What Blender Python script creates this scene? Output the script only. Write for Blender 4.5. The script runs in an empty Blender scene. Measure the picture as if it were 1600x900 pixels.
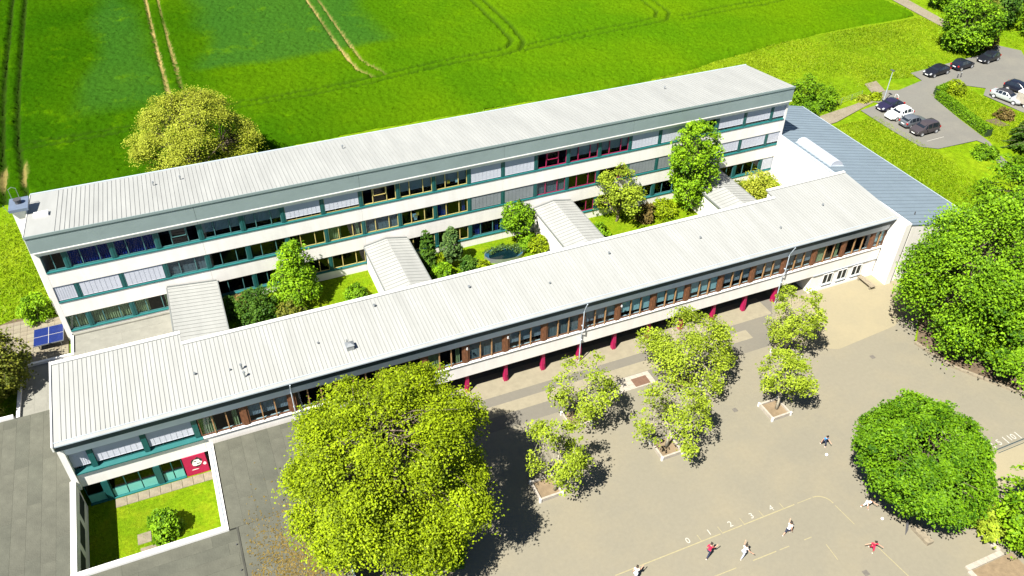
import bpy, bmesh, math, random
import numpy as np
from mathutils import Vector, Matrix

random.seed(7)
RNG = np.random.default_rng(7)
scene = bpy.context.scene
COL = scene.collection
R = math.radians

# ------------------------------------------------------------------ camera
cam_data = bpy.data.cameras.new('camera')
cam_data.sensor_width = 36.0
cam_data.lens = 28.843
cam_data.clip_start = 0.5
cam_data.clip_end = 3000.0
cam = bpy.data.objects.new('camera', cam_data)
COL.objects.link(cam)
_rt = Vector((0.91962679, -0.39258946, 0.01265251))
_up = Vector((0.23611737, 0.57826474, 0.78093436))
_fw = Vector((0.3139031, 0.71518068, -0.62448493))
_m = Matrix((_rt, _up, -_fw)).transposed().to_4x4()
_m.translation = Vector((14.5806, -67.7570, 53.8425))
cam.matrix_world = _m
scene.camera = cam

# ------------------------------------------------------------------ light
SHADOW = Vector((0.62, 0.34, -1.0)).normalized()       # direction the sunlight travels
SUN_EL = math.asin(-SHADOW.z)
SUN_AZ = math.atan2(-SHADOW.x, -SHADOW.y)               # from +Y, clockwise seen from above
world = bpy.data.worlds.new('World')
scene.world = world
world.use_nodes = True
wn = world.node_tree.nodes
wl = world.node_tree.links
bg = wn['Background']
sky = wn.new('ShaderNodeTexSky')
sky.sky_type = 'NISHITA'
sky.sun_disc = False
sky.sun_elevation = SUN_EL
sky.sun_rotation = SUN_AZ
sky.air_density = 0.6
sky.dust_density = 0.15
sky.ozone_density = 1.0
wl.new(sky.outputs[0], bg.inputs[0])
bg.inputs[1].default_value = 0.05
sun_data = bpy.data.lights.new('sun', 'SUN')
sun_data.energy = 5.0
sun_data.angle = R(0.5)
sun_data.color = (1.0, 0.955, 0.87)
sun = bpy.data.objects.new('sun', sun_data)
COL.objects.link(sun)
sun.location = (-40, -20, 90)
sun.rotation_euler = SHADOW.to_track_quat('-Z', 'Y').to_euler()
scene.view_settings.view_transform = 'Standard'
scene.view_settings.look = 'None'
scene.view_settings.exposure = 1.47
scene.view_settings.gamma = 1.0
scene.view_settings.use_curve_mapping = False
scene.render.engine = 'CYCLES'
scene.cycles.max_bounces = 6
scene.cycles.transparent_max_bounces = 8

# ------------------------------------------------------------------ materials
MATS = {}
def new_mat(name):
    m = bpy.data.materials.new(name)
    m.use_nodes = True
    MATS[name] = m
    nt = m.node_tree
    return m, nt.nodes, nt.links, nt.nodes['Principled BSDF']

def mat(name, col, rough=0.7, var=0.12, scale=3.0, metal=0.0, bump=0.0, bscale=None, spec=0.4, col2=None, detail=5.0, stretch=None, coord='Object'):
    """Plain surface whose colour wanders a little (noise) and which has fine relief."""
    m, n, l, p = new_mat(name)
    p.inputs['Roughness'].default_value = rough
    p.inputs['Metallic'].default_value = metal
    p.inputs['Specular IOR Level'].default_value = spec
    tc = n.new('ShaderNodeTexCoord')
    mp = n.new('ShaderNodeMapping')
    l.new(tc.outputs[coord], mp.inputs[0])
    if stretch: mp.inputs['Scale'].default_value = stretch
    nz = n.new('ShaderNodeTexNoise')
    nz.inputs['Scale'].default_value = scale
    nz.inputs['Detail'].default_value = detail
    nz.inputs['Roughness'].default_value = 0.62
    l.new(mp.outputs[0], nz.inputs['Vector'])
    rp = n.new('ShaderNodeValToRGB')
    rp.color_ramp.elements[0].position = 0.3
    rp.color_ramp.elements[1].position = 0.7
    a = col2 if col2 else tuple(c * (1 - var) for c in col)
    b = col if col2 else tuple(min(1, c * (1 + var)) for c in col)
    rp.color_ramp.elements[0].color = (*a, 1)
    rp.color_ramp.elements[1].color = (*b, 1)
    l.new(nz.outputs['Fac'], rp.inputs[0])
    l.new(rp.outputs[0], p.inputs['Base Color'])
    if bump > 0:
        n2 = n.new('ShaderNodeTexNoise')
        n2.inputs['Scale'].default_value = bscale or scale * 6
        n2.inputs['Detail'].default_value = 6
        l.new(mp.outputs[0], n2.inputs['Vector'])
        bp_ = n.new('ShaderNodeBump')
        bp_.inputs['Strength'].default_value = bump
        bp_.inputs['Distance'].default_value = 0.05
        l.new(n2.outputs['Fac'], bp_.inputs['Height'])
        l.new(bp_.outputs[0], p.inputs['Normal'])
    return m

def mat_ground(name, cols, s1, s2, s3, rough=0.95, bump=0.6, bscale=6.0, bdist=0.1, gc=.38):
    """Three colours mixed by a large, a middle and a fine noise."""
    m, n, l, p = new_mat(name)
    p.inputs['Roughness'].default_value = rough
    p.inputs['Specular IOR Level'].default_value = 0.03
    tc = n.new('ShaderNodeTexCoord')
    def nz(s, d=6, rg=0.6):
        k = n.new('ShaderNodeTexNoise'); k.inputs['Scale'].default_value = s
        k.inputs['Detail'].default_value = d; k.inputs['Roughness'].default_value = rg
        l.new(tc.outputs['Object'], k.inputs['Vector']); return k
    def ramp(src, a, b):
        r_ = n.new('ShaderNodeMapRange'); r_.inputs['From Min'].default_value = a; r_.inputs['From Max'].default_value = b
        l.new(src.outputs['Fac'], r_.inputs['Value']); return r_
    A, B, Cc = nz(s1), nz(s2), nz(s3, 8, 0.7)
    m1 = n.new('ShaderNodeMix'); m1.data_type = 'RGBA'
    m1.inputs['A'].default_value = (*cols[0], 1); m1.inputs['B'].default_value = (*cols[1], 1)
    l.new(ramp(A, .38, .62).outputs[0], m1.inputs['Factor'])
    m2 = n.new('ShaderNodeMix'); m2.data_type = 'RGBA'
    l.new(m1.outputs['Result'], m2.inputs['A']); m2.inputs['B'].default_value = (*cols[2], 1)
    l.new(ramp(B, .45, .75).outputs[0], m2.inputs['Factor'])
    m3 = n.new('ShaderNodeMix'); m3.data_type = 'RGBA'; m3.blend_type = 'MULTIPLY'
    l.new(m2.outputs['Result'], m3.inputs['A'])
    cr = n.new('ShaderNodeValToRGB'); cr.color_ramp.elements[0].position = .3; cr.color_ramp.elements[1].position = .7
    cr.color_ramp.elements[0].color = (1 - gc, 1 - gc, 1 - gc, 1); cr.color_ramp.elements[1].color = (1 + gc * .7, 1 + gc * .7, 1 + gc * .6, 1)
    l.new(Cc.outputs['Fac'], cr.inputs[0]); l.new(cr.outputs[0], m3.inputs['B']); m3.inputs['Factor'].default_value = 1
    l.new(m3.outputs['Result'], p.inputs['Base Color'])
    if bump:
        k = nz(bscale, 8, .7); b = n.new('ShaderNodeBump'); b.inputs['Strength'].default_value = bump; b.inputs['Distance'].default_value = bdist
        l.new(k.outputs['Fac'], b.inputs['Height']); l.new(b.outputs[0], p.inputs['Normal'])
    return m

def mat_leaf(name, dark, light, trans=0.35):
    m, n, l, p = new_mat(name)
    at = n.new('ShaderNodeAttribute'); at.attribute_name = 'tint'
    mx = n.new('ShaderNodeMix'); mx.data_type = 'RGBA'
    mx.inputs['A'].default_value = (*dark, 1); mx.inputs['B'].default_value = (*light, 1)
    l.new(at.outputs['Fac'], mx.inputs['Factor'])
    l.new(mx.outputs['Result'], p.inputs['Base Color'])
    p.inputs['Roughness'].default_value = 0.55
    p.inputs['Specular IOR Level'].default_value = 0.12
    tr = n.new('ShaderNodeBsdfTranslucent')
    l.new(mx.outputs['Result'], tr.inputs['Color'])
    ms = n.new('ShaderNodeMixShader'); ms.inputs[0].default_value = trans
    l.new(p.outputs[0], ms.inputs[1]); l.new(tr.outputs[0], ms.inputs[2])
    l.new(ms.outputs[0], n['Material Output'].inputs['Surface'])
    return m

def mat_glass(name, tint=(0.72, 0.80, 0.83), rough=0.02, refl=1.45):
    m, n, l, p = new_mat(name)
    n.remove(p)
    tr = n.new('ShaderNodeBsdfTransparent'); tr.inputs[0].default_value = (*tint, 1)
    gl = n.new('ShaderNodeBsdfGlossy'); gl.inputs['Roughness'].default_value = rough
    fr = n.new('ShaderNodeFresnel'); fr.inputs[0].default_value = refl
    ms = n.new('ShaderNodeMixShader')
    ge = n.new('ShaderNodeNewGeometry'); iv = n.new('ShaderNodeMath'); iv.operation = 'SUBTRACT'; iv.inputs[0].default_value = 1.0
    l.new(ge.outputs['Backfacing'], iv.inputs[1])
    mu_ = n.new('ShaderNodeMath'); mu_.operation = 'MULTIPLY'; l.new(fr.outputs[0], mu_.inputs[0]); l.new(iv.outputs[0], mu_.inputs[1])
    l.new(mu_.outputs[0], ms.inputs[0]); l.new(tr.outputs[0], ms.inputs[1]); l.new(gl.outputs[0], ms.inputs[2])
    l.new(ms.outputs[0], n['Material Output'].inputs['Surface'])
    return m

mat('white_plaster', (.68, .655, .62), .85, .07, 1.1, bump=.15, bscale=14, stretch=(1, 1, .18))
mat('white_paint', (.62, .61, .59), .5, .04, 2)
mat('roof_metal', (.27, .275, .262), .5, .10, .5, spec=.4, bump=.04, bscale=2, stretch=(1.6, .25, 1))
mat('seam_metal', (.232, .236, .226), .5, .08, 2)
mat('fascia_grey', (.185, .235, .235), .55, .06, .6)
mat('slate_dark', (.022, .042, .052), .5, .1, 1)  # dark tone; on the board under the eave it carries the recess shade
mat('band_grey', (.34, .39, .44), .6, .06, 1)
mat('roof_blue', (.14, .178, .21), .5, .07, .4)
mat('seam_blue', (.115, .146, .174), .5, .1, 2)
mat('teal', (.009, .078, .076), .5, .12, 2)
mat('teal_light', (.012, .105, .105), .45, .1, 2)
mat('teal_panel', (.13, .42, .37), .45, .08, 1.5)
mat('frame_teal', (.06, .16, .16), .5, .1, 2)
mat('frame_yellow', (.50, .40, .14), .5, .1, 2)
mat('frame_magenta', (.30, .015, .07), .5, .1, 2)
mat('wood_brown', (.15, .062, .028), .65, .35, 5, stretch=(2, 2, .5), bump=.2)
mat('wood_light', (.33, .19, .085), .65, .3, 5, stretch=(2, 2, .5), bump=.2)
mat('timber_grey', (.20, .17, .12), .8, .25, 4, bump=.3)
mat('magenta_paint', (.30, .006, .060), .5, .1, 2)
mat('mural_red', (.36, .006, .055), .6, .06, 2)
mat('mural_black', (.02, .02, .02), .6, .1, 2)
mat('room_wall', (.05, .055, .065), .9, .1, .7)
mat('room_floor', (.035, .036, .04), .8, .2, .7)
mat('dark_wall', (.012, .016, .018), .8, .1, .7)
mat('blind_white', (.40, .42, .47), .6, .06, .5)
mat('blind_grey', (.16, .18, .185), .6, .1, .5)
mat('blind_inner', (.33, .34, .38), .8, .08, .6)
mat('blind_mint', (.55, .74, .74), .7, .06, .5)
mat('curtain_blue', (.010, .028, .22), .9, .2, 2)
mat('curtain_green', (.40, .41, .20), .9, .15, 2)
mat('paper', (.45, .62, .66), .8, .1, 8)
mat('paper_yellow', (.62, .40, .05), .8, .1, 8)
mat('felt_a', (.079, .080, .061), .95, .22, .6, bump=.5, bscale=9)
mat('felt_b', (.084, .085, .065), .95, .22, .7, bump=.5, bscale=9)
mat('felt_c', (.074, .076, .058), .95, .25, .5, bump=.5, bscale=9)
mat('felt_pale', (.185, .182, .155), .95, .15, .8, bump=.4, bscale=9)
mat('felt_joint', (.045, .045, .036), .95, .2, 1)
mat('bark', (.115, .09, .065), .95, .35, 6, bump=.6)
mat('bark_pale', (.30, .27, .20), .9, .35, 5, bump=.5)
mat('concrete', (.20, .178, .125), .9, .1, 1.5, bump=.2, bscale=12)
mat('stone_pale', (.30, .27, .225), .9, .18, 3, bump=.3, bscale=12)
mat('brown_mat', (.12, .068, .045), .95, .15, 4, bump=.3)
mat('paving', (.18, .155, .11), .9, .25, 2, bump=.3)
mat('soil', (.10, .072, .045), .95, .3, 2, bump=.6)
mat('sand', (.17, .125, .075), .95, .2, 2, bump=.4)
mat('line_yellow', (.25, .22, .125), .8, .12, 6)
mat('line_white', (.34, .33, .29), .8, .1, 6)
mat('blue_top', (.006, .016, .10), .45, .15, 2)
mat('metal_grey', (.30, .32, .33), .4, .1, 3, metal=.6)
mat('metal_dark', (.06, .06, .065), .5, .1, 3)
mat('zinc', (.15, .19, .26), .38, .1, 2, metal=.3)
mat('pond_blue', (.025, .085, .16), .25, .3, 1.2)
mat('rubber', (.018, .018, .018), .8, .1, 5)
mat('rim', (.42, .43, .44), .35, .1, 5)
mat('trim_grey', (.15, .16, .155), .6, .08, 1)
mat('fascia_pale', (.62, .66, .72), .6, .05, 1)
mat('hedge_dark', (.015, .035, .008), .95, .3, 6)
mat('cover_iron', (.11, .10, .085), .8, .15, 5)
mat('plate', (.75, .75, .72), .5, .03, 5)
mat('lamp_white', (.34, .35, .36), .2, .03, 5)
mat('lamp_red', (.35, .01, .01), .3, .05, 5)
mat('skin', (.42, .24, .16), .6, .06, 8)
mat('hair_dark', (.02, .014, .01), .7, .2, 20)
mat('cloth_red', (.42, .012, .05), .9, .12, 8)
mat('cloth_white', (.75, .74, .72), .9, .05, 8)
mat('cloth_blue', (.03, .20, .48), .9, .1, 8)
mat('cloth_navy', (.02, .025, .05), .9, .15, 8)
mat('cloth_grey', (.35, .38, .45), .9, .1, 8)
mat('eye', (.01, .01, .01), .2, .0, 8)
mat_glass('glass')
mat_glass('glass_green', (.30, .36, .30))
mat('car_glass', (.012, .016, .022), .06, .1, 2, spec=.8)
mat_ground('asphalt', [(.186, .170, .128), (.172, .159, .122), (.198, .177, .127)], .05, .22, 3.0, .92, .12, 18, .02, gc=.06)
mat_ground('asphalt_grey', [(.140, .130, .108), (.130, .122, .103), (.150, .138, .110)], .06, .25, 3.0, .92, .12, 18, .02, gc=.06)
mat_ground('asphalt_tan', [(.236, .208, .138), (.220, .195, .132), (.250, .217, .140)], .06, .25, 3.0, .92, .12, 18, .02, gc=.05)
mat_ground('asphalt_lot', [(.146, .143, .126), (.136, .132, .118), (.158, .152, .130)], .08, .3, 3.0, .92, .12, 18, .02, gc=.06)
mat_ground('gravel_path', [(.20, .175, .13), (.18, .155, .115), (.22, .195, .15)], .1, .5, 5, .95, .5, 14, .04)
mat_ground('meadow', [(.135, .225, .004), (.105, .195, .004), (.185, .25, .008)], .045, .16, 1.4, .95, .9, 3.0, .25)
mat_ground('lawn', [(.125, .205, .004), (.095, .17, .004), (.18, .225, .008)], .2, .6, 3, .95, .9, 5.0, .15)
mat_leaf('leaf_lime', (.07, .105, .002), (.31, .41, .008), .28)
mat_leaf('leaf_spring', (.11, .155, .008), (.34, .44, .030), .28)
mat_leaf('leaf_green', (.028, .085, .002), (.205, .375, .010), .24)
mat_leaf('leaf_round', (.024, .078, .002), (.14, .275, .006), .2)
mat_leaf('leaf_yellow', (.16, .19, .010), (.40, .44, .045), .3)
mat_leaf('leaf_bright', (.06, .15, .003), (.26, .44, .012), .28)
mat_leaf('leaf_dark', (.025, .075, .008), (.085, .17, .014), .25)
mat_leaf('leaf_olive', (.065, .09, .008), (.20, .21, .025), .3)
mat_leaf('leaf_blue', (.04, .09, .025), (.12, .20, .045), .25)
mat_leaf('leaf_brown', (.07, .052, .015), (.19, .14, .04), .25)
mat_leaf('blade_crop', (.045, .15, .006), (.09, .22, .008), .25)
mat_leaf('blade_meadow', (.12, .21, .003), (.27, .36, .010), .35)

# crop field: green, soil where the wheels ran, bluish patches
def mat_crop():
    m, n, l, p = new_mat('crop')
    p.inputs['Roughness'].default_value = .9
    p.inputs['Specular IOR Level'].default_value = .0
    tc = n.new('ShaderNodeTexCoord')
    def nz(s, d, rg, st=None):
        k = n.new('ShaderNodeTexNoise'); k.inputs['Scale'].default_value = s; k.inputs['Detail'].default_value = d; k.inputs['Roughness'].default_value = rg
        if st:
            mp = n.new('ShaderNodeMapping'); mp.inputs['Scale'].default_value = st
            l.new(tc.outputs['Object'], mp.inputs[0]); l.new(mp.outputs[0], k.inputs['Vector'])
        else: l.new(tc.outputs['Object'], k.inputs['Vector'])
        return k
    def rng(src, a, b):
        r_ = n.new('ShaderNodeMapRange'); r_.inputs['From Min'].default_value = a; r_.inputs['From Max'].default_value = b
        l.new(src, r_.inputs['Value']); return r_.outputs[0]
    def mix(a, b, f, bt='MIX'):
        k = n.new('ShaderNodeMix'); k.data_type = 'RGBA'; k.blend_type = bt
        for key, v in (('A', a), ('B', b)):
            if isinstance(v, tuple): k.inputs[key].default_value = (*v, 1)
            else: l.new(v, k.inputs[key])
        if isinstance(f, float): k.inputs['Factor'].default_value = f
        else: l.new(f, k.inputs['Factor'])
        return k.outputs['Result']
    def att(k):
        t = n.new('ShaderNodeAttribute'); t.attribute_name = k; return t.outputs['Fac']
    c0 = mix((.016, .062, .001), (.027, .080, .001), rng(nz(.05, 3, .5).outputs['Fac'], .38, .62))
    c1 = mix((.052, .130, .002), (.076, .152, .002), rng(nz(.05, 3, .5).outputs['Fac'], .38, .62))
    c = mix(c0, c1, att('ripe'))
    m_ = n.new('ShaderNodeMath'); m_.operation = 'MULTIPLY'; m_.inputs[1].default_value = .75; l.new(att('blue'), m_.inputs[0])
    c = mix(c, (.024, .085, .011), m_.outputs[0])
    c = mix(c, (.075, .165, .001), rng(nz(.25, 6, .7).outputs['Fac'], .56, .85))
    cr = n.new('ShaderNodeValToRGB'); cr.color_ramp.elements[0].position = .3; cr.color_ramp.elements[1].position = .72
    cr.color_ramp.elements[0].color = (.6, .62, .6, 1); cr.color_ramp.elements[1].color = (1.2, 1.2, 1.1, 1)
    l.new(nz(3.5, 8, .75).outputs['Fac'], cr.inputs[0])
    c = mix(c, cr.outputs[0], 1.0, 'MULTIPLY')
    c = mix(c, (.016, .034, .004), att('groove_shade'))  # shade of the grooves painted into the crop colour along the tracks
    at = n.new('ShaderNodeAttribute'); at.attribute_name = 'soil'
    c = mix(c, (.30, .225, .085), at.outputs['Fac'])
    l.new(c, p.inputs['Base Color'])
    b = n.new('ShaderNodeBump'); b.inputs['Strength'].default_value = .8; b.inputs['Distance'].default_value = .15
    l.new(nz(5, 8, .75).outputs['Fac'], b.inputs['Height']); l.new(b.outputs[0], p.inputs['Normal'])
    return m
mat_crop()

# ------------------------------------------------------------------ helpers
def tag(o, label=None, cat=None, group=None, kind=None):
    if label: o['label'] = label
    if cat: o['category'] = cat
    if group: o['group'] = group
    if kind: o['kind'] = kind
    return o

def empty(name, loc=(0, 0, 0), rz=0.0):
    o = bpy.data.objects.new(name, None)
    o.empty_display_size = .3
    o.location = loc
    o.rotation_euler = (0, 0, rz)
    COL.objects.link(o)
    return o

def thing(name, label, cat, loc=(0, 0, 0), rz=0.0, group=None):
    return tag(empty(name, loc, rz), label, cat, group)

def link(name, me, parent=None, loc=(0, 0, 0), rot=(0, 0, 0)):
    o = bpy.data.objects.new(name, me)
    COL.objects.link(o)
    if parent is not None: o.parent = parent
    o.location = loc
    o.rotation_euler = rot
    return o

class MB:
    """Collects simple solids and turns them into one mesh."""
    def __init__(s): s.v = []; s.f = []; s.mi = []
    def poly(s, pts, mi=0):
        k = len(s.v); s.v += [tuple(p) for p in pts]; s.f.append(tuple(range(k, k + len(pts)))); s.mi.append(mi); return s
    def hexa(s, a, b, mi=0):
        """a: four bottom points, b: four top points, both counter-clockwise from above."""
        k = len(s.v); s.v += [tuple(p) for p in a] + [tuple(p) for p in b]
        for f in ((3, 2, 1, 0), (4, 5, 6, 7), (0, 1, 5, 4), (1, 2, 6, 5), (2, 3, 7, 6), (3, 0, 4, 7)):
            s.f.append(tuple(k + i for i in f)); s.mi.append(mi)
        return s
    def box(s, x0, x1, y0, y1, z0, z1, mi=0):
        return s.hexa([(x0, y0, z0), (x1, y0, z0), (x1, y1, z0), (x0, y1, z0)], [(x0, y0, z1), (x1, y0, z1), (x1, y1, z1), (x0, y1, z1)], mi)
    def prism(s, pts, z0, z1, mi=0):
        """Vertical prism over a counter-clockwise outline."""
        k = len(s.v); n = len(pts)
        s.v += [(p[0], p[1], z0) for p in pts] + [(p[0], p[1], z1) for p in pts]
        s.f.append(tuple(k + n + i for i in range(n))); s.f.append(tuple(k + n - 1 - i for i in range(n))); s.mi += [mi, mi]
        for i in range(n):
            j = (i + 1) % n; s.f.append((k + i, k + j, k + n + j, k + n + i)); s.mi.append(mi)
        return s
    def tube(s, pts, rad, n=6, mi=0, cap=True):
        pts = [Vector(p) for p in pts]
        if not hasattr(rad, '__len__'): rad = [rad] * len(pts)
        k = len(s.v); ref = None
        for i, p in enumerate(pts):
            d = (pts[min(i + 1, len(pts) - 1)] - pts[max(i - 1, 0)])
            d = d.normalized() if d.length > 1e-6 else Vector((0, 0, 1))
            if ref is None: ref = Vector((1, 0, 0)) if abs(d.x) < .8 else Vector((0, 1, 0))
            u = d.cross(ref).normalized(); w = d.cross(u); ref = -w if False else u.cross(d)
            for j in range(n):
                a = 2 * math.pi * j / n
                s.v.append(tuple(p + (u * math.cos(a) + w * math.sin(a)) * rad[i]))
        for i in range(len(pts) - 1):
            for j in range(n):
                a = k + i * n + j; b = k + i * n + (j + 1) % n
                s.f.append((a, b, b + n, a + n)); s.mi.append(mi)
        if cap:
            s.f.append(tuple(k + n - 1 - j for j in range(n))); s.mi.append(mi)
            e = k + (len(pts) - 1) * n
            s.f.append(tuple(e + j for j in range(n))); s.mi.append(mi)
        return s
    def mesh(s, name, mats, smooth=False, bevel=0.0):
        me = bpy.data.meshes.new(name)
        me.from_pydata(s.v, [], s.f)
        if isinstance(mats, str): mats = [mats]
        for m in mats: me.materials.append(MATS[m])
        if any(s.mi): me.polygons.foreach_set('material_index', s.mi)
        bm = bmesh.new(); bm.from_mesh(me)
        bmesh.ops.recalc_face_normals(bm, faces=bm.faces)
        if bevel: bmesh.ops.bevel(bm, geom=list(bm.edges), offset=bevel, segments=1, affect='EDGES', clamp_overlap=True)
        bm.to_mesh(me); bm.free()
        if smooth: me.polygons.foreach_set('use_smooth', [True] * len(me.polygons))
        me.update()
        return me
    def build(s, name, mats, parent=None, loc=(0, 0, 0), rot=(0, 0, 0), smooth=False, bevel=0.0):
        return link(name, s.mesh(name, mats, smooth, bevel), parent, loc, rot)

def sheet(name, pts, z, m, parent=None):
    """Flat polygon lying on the ground (any outline)."""
    from mathutils.geometry import tessellate_polygon
    v = [Vector((p[0], p[1], z)) for p in pts]
    tris = tessellate_polygon([v])
    fs = []
    for t in tris:
        n = (v[t[1]] - v[t[0]]).cross(v[t[2]] - v[t[0]]).z
        fs.append(tuple(t) if n > 0 else tuple(reversed(t)))
    me = bpy.data.meshes.new(name); me.from_pydata([tuple(p) for p in v], [], fs)
    me.materials.append(MATS[m])
    return link(name, me, parent)

def np_mesh(name, verts, faces, m, attr=None, smooth=False):
    """verts (n,3), faces (m,4) or (m,3); attr: dict of per-vertex floats."""
    me = bpy.data.meshes.new(name)
    nv, nf, k = len(verts), len(faces), faces.shape[1]
    me.vertices.add(nv); me.vertices.foreach_set('co', np.ascontiguousarray(verts, np.float32).ravel())
    me.loops.add(nf * k); me.loops.foreach_set('vertex_index', np.ascontiguousarray(faces, np.int32).ravel())
    me.polygons.add(nf)
    me.polygons.foreach_set('loop_start', np.arange(0, nf * k, k, dtype=np.int32))
    try: me.polygons.foreach_set('loop_total', np.full(nf, k, np.int32))
    except Exception: pass
    if smooth: me.polygons.foreach_set('use_smooth', np.ones(nf, bool))
    me.update(calc_edges=True)
    me.materials.append(MATS[m])
    for key, val in (attr or {}).items():
        a = me.attributes.new(key, 'FLOAT', 'POINT'); a.data.foreach_set('value', np.ascontiguousarray(val, np.float32))
    me.validate()
    return me

def smoothstep(a, b, x):
    t = np.clip((x - a) / (b - a), 0, 1)
    return t * t * (3 - 2 * t)

def wave_noise(x, y, seed, scale, octaves=4):
    """Cheap smooth noise from sums of sines, about -1..1."""
    r = np.random.default_rng(seed); v = 0 * x; amp = 1.0; tot = 0
    for o in range(octaves):
        for _ in range(4):
            a = r.uniform(0, 2 * np.pi); f = scale * (2 ** o) * r.uniform(.7, 1.3); ph = r.uniform(0, 6.28)
            v = v + amp * np.sin((x * np.cos(a) + y * np.sin(a)) * f + ph); tot += amp * .5
        amp *= .55
    return v / tot

# ------------------------------------------------------------------ ground
def ground_h(x, y):
    x = np.asarray(x, float); y = np.asarray(y, float)
    k = smoothstep(89, 93, x); j = 1 - smoothstep(-1.2, -.2, x)
    y0 = -14.2 * (1 - k - j) + k * -21 + j * -9.4
    y1 = -11.6 * (1 - k - j) + k * -8 + j * -3.6
    return 2.0 * smoothstep(0, 1, (y - y0) / (y1 - y0))

def make_ground():
    xs = np.unique(np.concatenate([np.arange(-500, -20, 40.), np.arange(-20, 150, .8), np.arange(150, 620, 40.)]))
    ys = np.unique(np.concatenate([np.arange(-300, -60, 30.), np.arange(-60, 60, .8), np.arange(60, 620, 40.)]))
    X, Y = np.meshgrid(xs, ys)
    Z = ground_h(X, Y) - .03
    open_ = (X > 90) | (X < -1) | (Y > 9)
    Z = Z + np.where(open_ & (Y > -19), .05 * wave_noise(X, Y, 3, .35, 4) - .03, 0)
    V = np.stack([X, Y, Z], -1).reshape(-1, 3)
    n, m_ = len(ys), len(xs)
    i = np.arange(n * m_).reshape(n, m_)
    F = np.stack([i[:-1, :-1], i[:-1, 1:], i[1:, 1:], i[1:, :-1]], -1).reshape(-1, 4)
    o = link('ground', np_mesh('ground', V, F, 'meadow', smooth=True))
    tag(o, kind='structure')
make_ground()

# ------------------------------------------------------------------ crop field with wheel tracks pressed into it
def seg_dist(X, Y, pts):
    d = np.full(X.shape, 1e9)
    for (ax, ay), (bx, by) in zip(pts[:-1], pts[1:]):
        vx, vy = bx - ax, by - ay; L = vx * vx + vy * vy
        t = np.clip(((X - ax) * vx + (Y - ay) * vy) / L, 0, 1)
        d = np.minimum(d, np.hypot(X - ax - t * vx, Y - ay - t * vy))
    return d

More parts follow.
